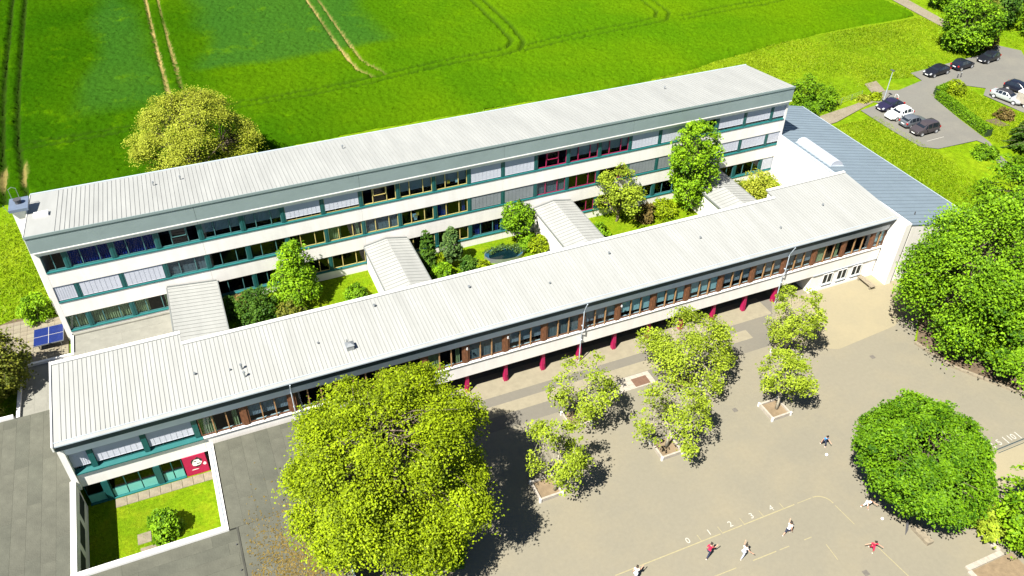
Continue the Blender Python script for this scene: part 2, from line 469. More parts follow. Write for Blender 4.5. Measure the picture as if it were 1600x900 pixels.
def make_field():
    st = .27
    xs = np.arange(-30, 139, st); ys = np.arange(27, 118, st)
    X, Y = np.meshgrid(xs, ys)
    low = np.interp(X, [-30, -8, -3.5, 30, 60, 72, 90, 104, 118, 139], [26.5, 26.5, 28.2, 29.5, 29.3, 28, 31, 33.6, 34.9, 35.3]) + .35 * wave_noise(X, Y, 5, .5, 4)
    east = np.interp(Y, [30, 37, 43, 60, 118], [136.3, 136.6, 136.5, 135, 128]) + .3 * wave_noise(X, Y, 6, .5, 3)
    keep = (Y > low) & (X < east)
    h = .58 + .06 * wave_noise(X, Y, 8, .22, 3) + .11 * RNG.standard_normal(X.shape)
    edge = smoothstep(0, .9, Y - low) * smoothstep(0, .9, east - X)
    soil = np.zeros(X.shape); groove_shade = np.zeros(X.shape)
    # (path, depth, soil amount, width)
    tr = [([(-9.0, 118), (-8.4, 58), (-7.6, 38), (-6.9, 27)], 1.05, .0, .30), ([(-6.9, 118), (-6.6, 58), (-6.0, 41), (-4.6, 27)], 1.05, .0, .30),
          ([(12.6, 118), (12.6, 68), (12.8, 51), (12.9, 43.5)], .9, 1.0, .17), ([(14.5, 118), (14.6, 66), (14.7, 51), (14.8, 43.5)], .9, .75, .14),
          ([(38.6, 118), (39.0, 56), (39.6, 47.5), (41.5, 44.2)], .9, 1.0, .17), ([(40.6, 118), (40.8, 60), (41.0, 50.5), (43.2, 44.8)], .8, .7, .13),
          ([(66.3, 118), (66.0, 59), (65.5, 50), (63.8, 47.7), (61, 47.0), (53.5, 46.6), (43, 44.8), (34.8, 43.9), (21, 43.4), (6.9, 41.6), (-6, 41.4)], .95, 0, .34),
          ([(68.5, 118), (68.0, 57), (67.2, 49), (65.2, 46), (62, 45.2), (52.7, 44.9), (42, 42.9), (34.5, 42.3), (21, 41.8), (6.9, 40.2), (-6, 40.0)], .95, 0, .34),
          ([(95, 118), (94.8, 60), (94.2, 52.8), (92.5, 50.3), (89, 49.6), (76.7, 48.9), (66.5, 47.4)], .85, 0, .28),
          ([(97, 118), (96.8, 60), (96, 51.5), (93.5, 48.4), (88, 47.6), (75.4, 46.8), (66, 45.6)], .85, 0, .28),
          ([(122, 118), (122, 60), (120.5, 52), (116, 50.7), (106.4, 50.3), (96.7, 49.4)], .85, 0, .28), ([(124, 118), (124, 60), (122.5, 50.5), (117, 48.9), (106.4, 48.5), (96.7, 47.9)], .85, 0, .28)]
    for k, (pts, dep, so, w) in enumerate(tr):
        d = seg_dist(X, Y, pts)
        g = 1 - smoothstep(w * .6, w * 1.35 + .05, d + .06 * RNG.standard_normal(X.shape))
        h = h * (1 - dep * .9 * g)
        groove_shade = np.maximum(groove_shade, g * (.95 if k < 2 else .6))  # mask for the painted groove shade, strongest on the first pair
        if so:
            patch = np.clip(.75 + .6 * wave_noise(X, Y, 40 + k, .25, 3), 0, 1) * smoothstep(43.5, 47.5, Y)
            soil = np.maximum(soil, g * so * patch)
    for (cx, cy, rx, ry) in ((-7.3, 33, .5, 3.0), (-5.0, 33.5, .4, 3.0)):
        soil = np.maximum(soil, .5 * (1 - smoothstep(.6, 1.2, np.hypot((X - cx) / rx, (Y - cy) / ry))))
    Z = 2.0 + np.maximum(h, .02) * edge - .14 * (1 - edge)
    wob = 3 * wave_noise(X, Y, 12, .12, 3)
    blue = smoothstep(0, 4, X - 17 + wob) * smoothstep(0, 5, 50.5 - X + wob) * smoothstep(0, 2.5, Y - 55.5 + wob * .5) + .8 * smoothstep(0, 4, X - 1 + wob) * smoothstep(0, 4, 13 - X + wob) * smoothstep(0, 5, Y - 48 + wob)
    ripe = smoothstep(-12, 80, X + 3 * wob)
    i = np.arange(X.size).reshape(X.shape)
    ok = keep[:-1, :-1] & keep[:-1, 1:] & keep[1:, 1:] & keep[1:, :-1]
    F = np.stack([i[:-1, :-1], i[:-1, 1:], i[1:, 1:], i[1:, :-1]], -1)[ok]
    used = np.unique(F); remap = np.zeros(X.size, int); remap[used] = np.arange(len(used))
    jit = RNG.uniform(-.09, .09, (X.size, 2))
    V = np.stack([X.ravel() + jit[:, 0], Y.ravel() + jit[:, 1], Z.ravel()], -1)[used]
    o = link('crop_field', np_mesh('crop_field', V, remap[F], 'crop', {'soil': soil.ravel()[used], 'groove_shade': groove_shade.ravel()[used], 'blue': blue.ravel()[used], 'ripe': ripe.ravel()[used]}))
    tag(o, 'bright green cereal field with paired wheel tracks behind the school', 'crop', kind='stuff')
make_field()

# grass blades (nobody could count them)
def make_blades(name, label, regions, m, hgt, seed):
    r = np.random.default_rng(seed); P = []
    for (x0, x1, y0, y1, n, test) in regions:
        x = r.uniform(x0, x1, n); y = r.uniform(y0, y1, n)
        k = np.ones(n, bool) if test is None else test(x, y)
        P.append(np.stack([x[k], y[k], ground_h(x[k], y[k]) - .05], -1))
    P = np.concatenate(P); n = len(P)
    a = r.uniform(0, 6.28, n); w = r.uniform(.04, .13, n) * hgt / .25; h = hgt * r.uniform(.5, 1.5, n) * (1 + .6 * wave_noise(P[:, 0], P[:, 1], seed, .4, 3))
    h = np.maximum(h, .04)
    d = np.stack([np.cos(a), np.sin(a), 0 * a], -1) * w[:, None]
    top = P + np.stack([r.normal(0, .8, n) * h, r.normal(0, .8, n) * h, h], -1)
    V = np.stack([P - d, P + d, top], 1).reshape(-1, 3)
    F = np.arange(n * 3).reshape(-1, 3)
    t = np.clip(.5 + .3 * wave_noise(P[:, 0], P[:, 1], seed + 1, .3, 3) + r.normal(0, .25, n), 0, 1)
    o = link(name, np_mesh(name, V, F, m, {'tint': np.repeat(t, 3)}))
    tag(o, label, 'grass', kind='stuff')
    return o

# ------------------------------------------------------------------ windows
_cache = {}
def cached(key, fn):
    if key not in _cache: _cache[key] = fn()
    return _cache[key]

def frame_mesh(w, h, splits, fm, t=.055):
    def go():
        b = MB()
        b.box(0, w, .10, .18, 0, t); b.box(0, w, .10, .18, h - t, h)
        b.box(0, t, .10, .18, t, h - t); b.box(w - t, w, .10, .18, t, h - t)
        for s in splits: b.box(s * w - t * .6, s * w + t * .6, .095, .185, t, h - t)
        return b.mesh('window', fm)
    return cached(('frame', round(w, 3), round(h, 3), tuple(splits), fm, t), go)

def pane_mesh(w, h, gm):
    return cached(('pane', round(w, 3), round(h, 3), gm), lambda: MB().box(0, w, -.006, .006, 0, h).mesh('pane', gm))

def slat_blind_mesh(w, h, m):
    def go():
        b = MB(); n = max(3, int(h / .085)); s = h / n
        for i in range(n):
            z = i * s
            b.hexa([(0, .015, z), (w, .015, z), (w, .022, z), (0, .022, z)], [(0, .045, z + s * .93), (w, .045, z + s * .93), (w, .052, z + s * .93), (0, .052, z + s * .93)])
        for k in range(1, 8):
            b.box(w * k / 8 - .008, w * k / 8 + .008, .006, .012, 0, h)
        b.box(0, w, .0, .055, -.03, -.002)
        return b.mesh('blind', m)
    return cached(('slat', round(w, 3), round(h, 3), m), go)

def pleat_mesh(w, h, m, pitch=.18, amp=.035, seed=0):
    def go():
        r = random.Random(seed + int(w * 100)); n = max(4, int(w / pitch) * 2)
        b = MB(); xs = [w * i / n + (r.uniform(-.02, .02) if 0 < i < n else 0) for i in range(n + 1)]
        ys = [amp * (1 if i % 2 else -1) * r.uniform(.6, 1.2) for i in range(n + 1)]
        for i in range(n): b.poly([(xs[i], ys[i], 0), (xs[i + 1], ys[i + 1], 0), (xs[i + 1], ys[i + 1], h), (xs[i], ys[i], h)])
        return b.mesh('curtain', m)
    return cached(('pleat', round(w, 3), round(h, 3), m, pitch, amp, seed), go)

def window(parent, x, y, z, w, h, fm, kind='dark', splits=(.30, .72), glass='glass', rz=0.0, t=.055):
    f = link('window', frame_mesh(w, h, splits, fm, t), parent, (x, y, z), (0, 0, rz))
    e = [0] + list(splits) + [1]
    for i in range(len(e) - 1):
        x0 = e[i] * w + t * .7; x1 = e[i + 1] * w - t * .7
        a = 0.0
        if kind == 'open' and i != 1: a = R(62) if i == 0 else R(-62)
        if a <= 0 and kind == 'open' and i != 1:
            p = link('pane', cached(('panem', round(x1 - x0, 3), round(h, 3), glass), lambda: MB().box(-(x1 - x0), 0, -.006, .006, 0, h - 2 * t).mesh('pane', glass)), f, (x1, .14, t), (0, 0, a))
        else:
            link('pane', pane_mesh(x1 - x0, h - 2 * t, glass), f, (x0, .14, t), (0, 0, a))
    if kind == 'open':
        link('pane_frame', cached(('pf', round(w, 3), round(h, 3), fm), lambda: MB().box(.32 * w, .70 * w, .03, .07, h * .48, h * .48 + .05).box(.32 * w, .70 * w, .03, .07, h - .12, h - .07).box(.32 * w, .32 * w + .05, .03, .07, h * .48, h - .07).box(.70 * w - .05, .70 * w, .03, .07, h * .48, h - .07).mesh('pane_frame', fm)), f)
    if kind.startswith('ext'):
        fr = {'ext': .97, 'ext8': .82, 'extg': .97}[kind]
        link('blind', slat_blind_mesh(w - .06, h * fr - .04, 'blind_grey' if kind == 'extg' else 'blind_white'), f, (.03, .02, h * (1 - fr) + .035))
    elif kind in ('inner', 'paper'):
        for i in range(len(e) - 1):
            x0 = e[i] * w + .05; x1 = e[i + 1] * w - .05
            link('blind', pleat_mesh(x1 - x0, h * .70, 'blind_inner', .12, .012, i), f, (x0, .26, h * .30))
    elif kind == 'slat':
        link('blind', slat_blind_mesh(w - .1, h - .12, 'blind_grey'), f, (.05, .21, .06))
    elif kind in ('blue', 'bluehalf', 'green', 'greenhalf'):
        cm = 'curtain_blue' if kind[0] == 'b' else 'curtain_green'
        if 'half' in kind:
            link('curtain', pleat_mesh(w * .36, h - .1, cm, .16, .05, 3), f, (.03, .30, .02))
            link('curtain', pleat_mesh(w * .12, h - .1, cm, .16, .05, 4), f, (w * .80, .30, .02))
        else:
            link('curtain', pleat_mesh(w - .06, h - .1, cm, .19, .05, 5), f, (.03, .30, .02))
    elif kind == 'mint':
        for i in range(len(e) - 1):
            x0 = e[i] * w + .05; x1 = e[i + 1] * w - .05
            link('blind', cached(('mint', round(x1 - x0, 3), round(h, 3), i), lambda: MB().box(0, x1 - x0, 0, .01, 0, h * (.70 + .06 * i)).mesh('blind', 'blind_mint')), f, (x0, .24, h * (.28 - .06 * i)))
    if kind in ('paper', 'posters'):
        r = random.Random(int(x * 10))
        for _ in range(2 if kind == 'paper' else 5):
            px = r.uniform(.08, .8) * w; pz = r.uniform(.12, .55) * h
            link('poster', cached(('poster', _ % 2), lambda: MB().box(0, .32, 0, .004, 0, .42).mesh('poster', 'paper' if _ % 2 == 0 else 'paper_yellow')), f, (px, .16, pz))
    return f

BAY = 3.75
PIL = [1.875 + BAY * k for k in range(21)]
LEN = 78.75
PH = .20
def bay_span(i):
    return (0.0 if i == 0 else PIL[i - 1] + PH, LEN if i == 21 else PIL[i] - PH)

# ------------------------------------------------------------------ three-storey classroom block
blockA = thing('classroom_block', 'long three-storey white school block with grey fascia and teal window bands', 'building', (0, 0, 2))
def pa(b, name, m, parent=None, **k):
    """part given in world coordinates"""
    o = b.build(name, m, parent or blockA, **k)
    if (parent or blockA) is blockA: o.location = (0, 0, -2)
    return o
JOINTS = [0.0, 13.1, 28.1, 43.1, 58.1, 73.1, LEN]
FLOORS = [(2.90, 4.73), (6.30, 8.10), (9.60, 11.55)]
bands = [(1.4, 2.90), (4.73, 6.30), (8.10, 9.60), (11.55, 12.06)]
for bi, (z0, z1) in enumerate(bands):
    for x0, x1 in zip(JOINTS[:-1], JOINTS[1:]):
        pa(MB().box(x0 + .008, x1 - .008, 0 if bi < 3 else -.06, .24, z0, z1), 'spandrel_panel', 'white_plaster')
def gable(x0, x1):
    b = MB()
    b.hexa([(x0, -.004, 1.4), (x1, -.004, 1.4), (x1, 8.5, 1.4), (x0, 8.5, 1.4)], [(x0, -.004, 12.06), (x1, -.004, 12.06), (x1, 8.5, 12.55), (x0, 8.5, 12.55)])
    return b
pa(gable(-.44, -.002), 'gable_wall', 'white_plaster')
pa(gable(LEN + .002, LEN + .26), 'gable_wall', 'white_plaster')
pa(MB().box(-.0, LEN, 8.28, 8.48, 1.4, 12.5), 'rear_wall', 'white_plaster')
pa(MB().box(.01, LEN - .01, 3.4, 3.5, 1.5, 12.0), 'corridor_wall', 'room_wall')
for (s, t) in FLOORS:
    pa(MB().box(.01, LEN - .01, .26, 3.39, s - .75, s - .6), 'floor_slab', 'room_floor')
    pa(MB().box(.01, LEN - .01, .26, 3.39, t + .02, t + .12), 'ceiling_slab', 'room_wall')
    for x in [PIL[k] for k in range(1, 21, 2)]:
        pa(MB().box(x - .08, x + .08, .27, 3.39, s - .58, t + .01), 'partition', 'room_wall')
    for x0, x1 in zip(JOINTS[:-1], JOINTS[1:]):
        pa(MB().hexa([(x0 + .005, -.055, s), (x1 - .005, -.055, s), (x1 - .005, .25, s), (x0 + .005, .25, s)], [(x0 + .005, -.055, s + .11), (x1 - .005, -.055, s + .11), (x1 - .005, .25, s + .17), (x0 + .005, .25, s + .17)]), 'window_ledge', 'teal_light')
    for x in PIL:
        link('window_pier', cached(('pierA', round(t - s, 2)), lambda: MB().box(-PH, PH, .05, .25, .165, t - s - .002).box(-.05, .05, .02, .049, .2, t - s - .01).mesh('window_pier', 'teal')), blockA, (x, 0, s - 2))
def frame_col(i): return 'frame_yellow' if 6 <= i <= 10 else ('frame_magenta' if 13 <= i <= 15 else 'frame_teal')
KINDS = [
    # ground floor
    ['green', 'green', 'greenhalf', 'posters', 'dark', 'dark', 'dark', 'dark', 'dark', 'dark', 'dark', 'bluehalf', 'blue', 'dark', 'dark', 'dark', 'dark', 'dark', 'dark', 'dark', 'dark', 'ext'],
    ['ext', 'ext', 'ext', 'slat', 'dark', 'dark', 'dark', 'greenhalf', 'slat', 'posters', 'bluehalf', 'extg', 'extg', 'slat', 'dark', 'dark', 'extg', 'extg', 'dark', 'ext8', 'ext8', 'ext8'],
    ['open', 'blue', 'blue', 'open', 'inner', 'inner', 'ext8', 'ext8', 'open', 'inner', 'paper', 'ext', 'ext', 'open', 'inner', 'inner', 'ext', 'ext', 'open', 'ext8', 'ext8', 'ext8']]
for (s, t), ks in zip(FLOORS, KINDS):
    for i in range(22):
        x0, x1 = bay_span(i)
        z0 = s + .175; h = t - z0 - .004
        sp = (.30, .72) if 0 < i < 21 else (.5,)
        k = ks[i]
        if len(sp) == 1 and k == 'open': k = 'dark'
        window(blockA, x0 + .004, .03, z0 - 2, x1 - x0 - .008, h, frame_col(i), k, sp)
# roof: falls to the back
def zA(y): return 13.80 + (y + .30) * (12.74 - 13.80) / 9.02
X0A, X1A = -.47, 79.03
pa(MB().hexa([(X0A, -.30, 13.64), (X1A, -.30, 13.64), (X1A, 8.72, 12.58), (X0A, 8.72, 12.58)], [(X0A, -.30, zA(-.3)), (X1A, -.30, zA(-.3)), (X1A, 8.72, zA(8.72)), (X0A, 8.72, zA(8.72))]), 'roof', 'roof_metal')
sm = MB(); x = 1.9
while x < 78.6:
    sm.hexa([(x - .011, -.2, zA(-.2) - .01), (x + .014, -.2, zA(-.2) - .01), (x + .014, 8.6, zA(8.6) - .01), (x - .014, 8.6, zA(8.6) - .01)], [(x - .014, -.2, zA(-.2) + .038), (x + .014, -.2, zA(-.2) + .038), (x + .014, 8.6, zA(8.6) + .038), (x - .014, 8.6, zA(8.6) + .038)])
    x += .38
tag(pa(sm, 'standing_seams', 'seam_metal'), kind='stuff')
pa(MB().box(X0A - .03, X1A + .03, -.36, -.302, 13.62, 13.86), 'front_edge_trim', 'fascia_grey')
pa(MB().box(X0A - .03, X1A + .03, 8.722, 8.86, 12.50, 12.80), 'rear_gutter', 'band_grey')
pa(MB().hexa([(X0A - .05, -.3, 13.5), (X0A - .002, -.3, 13.5), (X0A - .002, 8.72, 12.45), (X0A - .05, 8.72, 12.45)], [(X0A - .05, -.3, 13.86), (X0A - .002, -.3, 13.86), (X0A - .002, 8.72, 12.80), (X0A - .05, 8.72, 12.80)]), 'verge_trim', 'white_paint')
FJ = [X0A, 13.1, 28.1, 43.1, 58.1, X1A]
for x0, x1 in zip(FJ[:-1], FJ[1:]):
    pa(MB().hexa([(x0 + .012, -.29, 12.10), (x1 - .012, -.29, 12.10), (x1 - .012, .1, 12.10), (x0 + .012, .1, 12.10)], [(x0 + .012, -.29, 13.615), (x1 - .012, -.29, 13.615), (x1 - .012, .1, 13.615), (x0 + .012, .1, 13.615)]), 'fascia_panel', 'fascia_grey')
pa(MB().box(X0A + .02, X1A - .02, -.34, -.065, 12.0, 12.09), 'drip_edge', 'white_paint')
# chimney on the end gable, roof hatch, small vents
ch = pa(MB().box(-1.55, -.50, 4.5, 6.1, 1.6, 13.75), 'chimney', 'white_plaster')
pa(MB().box(-1.72, -.18, 4.2, 6.3, 13.76, 14.02), 'chimney_cap', 'zinc', ch)
pa(MB().tube([(-.95, 5.3, 14.0), (-.95, 5.3, 14.35)], .26, 10).tube([(-.95, 5.3, 14.36), (-.95, 5.3, 14.42)], .33, 10), 'flue', 'metal_dark', ch)
pa(MB().tube([(-1.5, 6.2, 14.0), (-1.5, 6.2, 15.0), (-1.2, 6.25, 15.15), (-.9, 6.2, 15.0), (-.9, 6.2, 14.0)], .025, 5).tube([(-1.75, 4.3, 13.9), (-2.0, 4.4, 14.5)], .02, 5), 'ladder_rail', 'metal_grey', ch)
pa(MB().hexa([(.10, 3.3, zA(3.3) - .02), (1.30, 3.3, zA(3.3) - .02), (1.30, 4.1, zA(4.1) - .02), (.10, 4.1, zA(4.1) - .02)], [(.10, 3.3, zA(3.3) + .22), (1.30, 3.3, zA(3.3) + .22), (1.30, 4.1, zA(4.1) + .22), (.10, 4.1, zA(4.1) + .22)]), 'roof_hatch', 'white_paint')
for (vx, vy) in ((10.1, 5.6), (12.5, 5.8), (28.1, 6.0), (65.6, 5.9)):
    z = zA(vy)
    pa(MB().tube([(vx, vy, z - .02), (vx, vy, z + .32)], .05, 7).tube([(vx, vy, z + .30), (vx + .05, vy, z + .40)], .10, 7), 'roof_vent', 'metal_grey')

# ------------------------------------------------------------------ two-storey wing in front
blockB = thing('classroom_wing', 'long lower white school wing with brown window band above a dark open undercroft', 'building', (0, -18.6, 0))
def pb(b, name, m, parent=None, **k):
    o = b.build(name, m, parent or blockB, **k)
    if (parent or blockB) is blockB: o.location = (0, 18.6, 0)
    return o
YB = -18.62
def zB(y): return 7.75 + (y + 19.35) * (8.42 - 7.75) / 8.7
def roofB(x0, x1, yb):
    return MB().hexa([(x0, -19.35, 7.62), (x1, -19.35, 7.62), (x1, yb, zB(yb) - .13), (x0, yb, zB(yb) - .13)], [(x0, -19.35, zB(-19.4)), (x1, -19.35, zB(-19.4)), (x1, yb, zB(yb)), (x0, yb, zB(yb))])
for (x0, x1, yb) in ((.0, 9.75, -10.7), (9.75, 68.6, -12.0), (68.6, 78.86, -10.7)):
    pb(roofB(x0, x1, yb), 'roof', 'roof_metal')
    pb(MB().hexa([(x0, yb - .28, zB(yb) - .1), (x1, yb - .28, zB(yb) - .1), (x1, yb + .04, zB(yb) - .1), (x0, yb + .04, zB(yb) - .1)], [(x0, yb - .28, zB(yb) + .07), (x1, yb - .28, zB(yb) + .07), (x1, yb + .04, zB(yb) + .09), (x0, yb + .04, zB(yb) + .09)]), 'rear_verge', 'white_paint')
    pb(MB().hexa([(x0, yb - .325, zB(yb) - .05), (x1, yb - .325, zB(yb) - .05), (x1, yb - .283, zB(yb) - .05), (x0, yb - .283, zB(yb) - .05)], [(x0, yb - .325, zB(yb) + .03), (x1, yb - .325, zB(yb) + .03), (x1, yb - .283, zB(yb) + .03), (x0, yb - .283, zB(yb) + .03)]), 'verge_joint', 'trim_grey')
sm = MB(); x = .62
while x < 78.3:
    yb = -11.0 if (x < 9.6 or x > 68.8) else -12.3
    y0 = -19.0
    sm.hexa([(x - .014, y0, zB(y0) - .01), (x + .014, y0, zB(y0) - .01), (x + .014, yb, zB(yb) - .01), (x - .014, yb, zB(yb) - .01)], [(x - .014, y0, zB(y0) + .038), (x + .014, y0, zB(y0) + .038), (x + .014, yb, zB(yb) + .038), (x - .014, yb, zB(yb) + .038)])
    x += .33
tag(pb(sm, 'standing_seams', 'seam_metal'), kind='stuff')
pb(MB().box(-.05, .06, -19.45, -10.7, 7.35, 7.70).hexa([(-.05, -19.45, 7.70), (.06, -19.45, 7.70), (.06, -10.65, 8.3), (-.05, -10.65, 8.3)], [(-.05, -19.45, 7.84), (.06, -19.45, 7.84), (.06, -10.65, 8.52), (-.05, -10.65, 8.52)]), 'verge_trim', 'white_paint')
pb(MB().box(.0, 78.5, -19.375, -19.352, 7.63, 7.74).box(.0, 78.5, -19.05, -19.0, zB(-19.0), zB(-19) + .05), 'front_gutter', 'band_grey')
pb(MB().box(.02, 78.5, -19.17, -19.08, 7.00, 7.598), 'recess_shade_board', 'slate_dark')  # dark board under the roof edge, its colour stands for the recess shadow
pb(MB().box(.43, 78.5, -18.85, -18.78, 6.22, 6.72), 'front_fascia', 'fascia_pale')
pb(MB().hexa([(.02, -19.075, 7.02), (78.5, -19.075, 7.02), (78.5, -18.4, 6.725), (.02, -18.4, 6.725)], [(.02, -19.075, 7.2), (78.5, -19.075, 7.2), (78.5, -18.4, 7.4), (.02, -18.4, 7.4)]), 'soffit', 'slate_dark')
pb(MB().box(.43, 78.55, -18.70, -18.42, 5.97, 6.72), 'lintel_band', 'fascia_pale')
for x0, x1 in zip([.43, 9.7, 24.4, 43.1, 61.9], [9.7, 24.4, 43.1, 61.9, 78.55]):
    pb(MB().box(x0 + .006, x1 - .006, -18.66, -18.36, 2.23, 3.74), 'spandrel_panel', 'white_plaster')
    if x0 > 5:
        pb(MB().hexa([(x0 + .004, -18.76, 3.745), (x1 - .004, -18.76, 3.745), (x1 - .004, -18.36, 3.745), (x0 + .004, -18.36, 3.745)], [(x0 + .004, -18.76, 3.80), (x1 - .004, -18.76, 3.80), (x1 - .004, -18.36, 3.98), (x0 + .004, -18.36, 3.98)]), 'window_sill', 'white_paint')
    else:
        pb(MB().hexa([(x0, -18.84, 3.745), (x1, -18.84, 3.745), (x1, -18.36, 3.745), (x0, -18.36, 3.745)], [(x0, -18.84, 3.85), (x1, -18.84, 3.85), (x1, -18.36, 3.98), (x0, -18.36, 3.98)]), 'window_ledge', 'teal_light')
pb(MB().box(.0, .42, -18.9, -10.75, 2.2, 7.34), 'end_wall', 'white_plaster')
pb(MB().box(.43, 78.5, -12.5, -12.3, 1.2, 8.0), 'rear_wall', 'white_plaster')
pb(MB().box(.45, 9.6, -12.28, -10.9, 1.2, 8.05), 'rear_bay', 'white_plaster')
pb(MB().box(68.7, 78.5, -12.28, -10.9, 1.2, 8.05), 'rear_bay', 'white_plaster')
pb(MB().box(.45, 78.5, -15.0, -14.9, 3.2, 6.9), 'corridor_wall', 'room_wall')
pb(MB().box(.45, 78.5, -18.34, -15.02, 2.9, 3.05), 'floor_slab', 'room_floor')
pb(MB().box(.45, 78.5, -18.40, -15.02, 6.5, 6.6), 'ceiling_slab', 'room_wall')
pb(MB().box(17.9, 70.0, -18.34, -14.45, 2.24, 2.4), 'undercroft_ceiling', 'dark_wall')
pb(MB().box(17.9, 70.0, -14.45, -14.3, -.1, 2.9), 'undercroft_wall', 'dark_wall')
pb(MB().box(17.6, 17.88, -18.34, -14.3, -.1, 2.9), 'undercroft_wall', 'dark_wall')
pb(MB().box(70.02, 78.6, -18.58, -18.40, 0, 2.226), 'lower_wall', 'white_plaster')
pb(MB().box(70.02, 78.6, -18.72, -18.585, -.02, .30), 'plinth', 'white_plaster')
pb(MB().box(70.02, 70.3, -18.39, -14.3, 0, 2.22), 'lower_wall', 'white_plaster')
# window band
PB = [1.875 + BAY * k for k in range(21)]
FK = ['x', 'ext8', 'ext8', 'greenhalf', 'inner', 'dark', 'dark', 'dark', 'greenhalf', 'slat', 'inner', 'slat', 'inner', 'mint', 'mint', 'mint', 'inner', 'inner', 'inner', 'greenhalf', 'dark', 'mint']
def brown_pier(wide):
    def go():
        b = MB()
        if wide:
            b.box(-.19, .19, -.10, .06, 3.90, 5.96).box(-.27, -.195, -.05, .06, 3.93, 5.96).box(.195, .27, -.05, .06, 3.93, 5.96)
        else: b.box(-.045, .045, -.09, .02, 3.88, 5.96)
        return b.mesh('window_pier', 'wood_brown' if wide else 'wood_light')
    return cached(('bpier', wide), go)
for k in range(22):
    x0 = .43 if k == 0 else PB[k - 1] + .275
    x1 = 78.5 if k == 21 else PB[k] - .275
    teal = k <= 2
    if teal:
        x0 = .43 if k == 0 else PB[k - 1] + .2; x1 = PB[k] - .2
        window(blockB, x0, YB + 18.6 + .06, 3.99, x1 - x0, 1.96, 'teal', 'ext8', (.5,) if k == 0 else (.30, .72))
    else:
        sp = (.333, .667) if k < 21 else (.5,)
        kd = FK[k] if FK[k] != 'brown' else 'dark'
        window(blockB, x0, YB + 18.6 - .12, 3.99, x1 - x0, 1.95, 'wood_brown', kd, sp, t=.07)
        for s_ in sp: link('window_mullion', brown_pier(False), blockB, (x0 + s_ * (x1 - x0), 0, 0))
    if k < 21:
        if k <= 1: link('window_pier', cached('tpierB', lambda: MB().box(-.2, .2, -.04, .2, 3.98, 5.96).mesh('window_pier', 'teal')), blockB, (PB[k], 0, 0))
        elif k == 2: link('window_pier', cached('tpierB', None), blockB, (PB[k], 0, 0))
        else: link('window_pier', brown_pier(True), blockB, (PB[k], 0, 0))
# magenta columns of the undercroft: slim at the top, flared foot
def column_mesh():
    b = MB()
    b.hexa([(-.20, -.22, 0), (.20, -.22, 0), (.20, .22, 0), (-.20, .22, 0)], [(-.165, -.14, 1.35), (.165, -.14, 1.35), (.165, .2, 1.35), (-.165, .2, 1.35)])
    b.hexa([(-.165, -.14, 1.352), (.165, -.14, 1.352), (.165, .2, 1.352), (-.165, .2, 1.352)], [(-.15, -.12, 2.23), (.15, -.12, 2.23), (.15, .2, 2.23), (-.15, .2, 2.23)])
    b.box(-.03, .03, -.26, -.222, .02, .9)
    return b.mesh('column', 'magenta_paint', bevel=.015)
_cm = column_mesh()
for k in range(5, 18): link('column', _cm, blockB, (PB[k] + .15, .30, 0))
# downpipes and wall lamps
for x in (16.95, 43.1, 65.7):
    b = MB().tube([(x, -19.45, 7.6), (x, -19.2, 7.0), (x, -18.99, 6.5), (x, -18.99, 3.95), (x, -18.80, 3.6), (x, -18.78, .1 if x > 20 else 3.3)], .05, 7)
    for z in (6.2, 4.6, 2.9): b.box(x - .07, x + .07, -18.94, -18.78, z, z + .05) if (x > 20 or z > 3.5) else None
    pb(b, 'downpipe', 'band_grey', smooth=False)
for x in (31.9, 35.7, 47.0): pb(MB().tube([(x, -18.96, 5.72), (x, -18.96, 5.90)], [.10, .06], 8), 'wall_lamp', 'lamp_white')
# three small windows at the right end of the lower storey
for x in (71.55, 73.45, 75.4):
    window(blockB, x, -.20, .72, 1.25, 1.30, 'white_paint', 'dark', (.5,), t=.06)
    pb(MB().box(x + .02, x + 1.23, -18.635, -18.583, .74, 2.0), 'window_backing', 'dark_wall')
    pb(MB().box(x - .05, x + 1.3, -18.78, -18.585, .64, .70), 'window_sill', 'band_grey')
pb(MB().box(70.1, 78.5, -18.70, -18.662, 2.20, 2.27), 'ledge_strip', 'band_grey')
# lower storey facing the small courtyard: teal glazing, panel picture
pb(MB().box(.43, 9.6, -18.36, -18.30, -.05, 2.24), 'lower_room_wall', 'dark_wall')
for x in (1.95, 5.75): pb(MB().box(x - .22, x + .22, -18.74, -18.37, .10, 2.225), 'lower_pier', 'teal')
pb(MB().box(.43, 7.6, -18.80, -18.37, -.02, .098), 'base_rail', 'teal_light')
for (x0, x1, n) in ((.45, 1.7, 1), (2.2, 5.5, 3), (6.0, 7.6, 2)):
    w = (x1 - x0) / n
    for i in range(n):
        pb(MB().box(x0 + i * w + .04, x0 + (i + 1) * w - .04, -18.60, -18.50, .12, .98), 'lower_panel', 'teal_panel')
    window(blockB, x0, -.10, 1.0, x1 - x0, 1.22, 'teal', 'dark', tuple((i + 1) / n for i in range(n - 1)), 'glass_green')
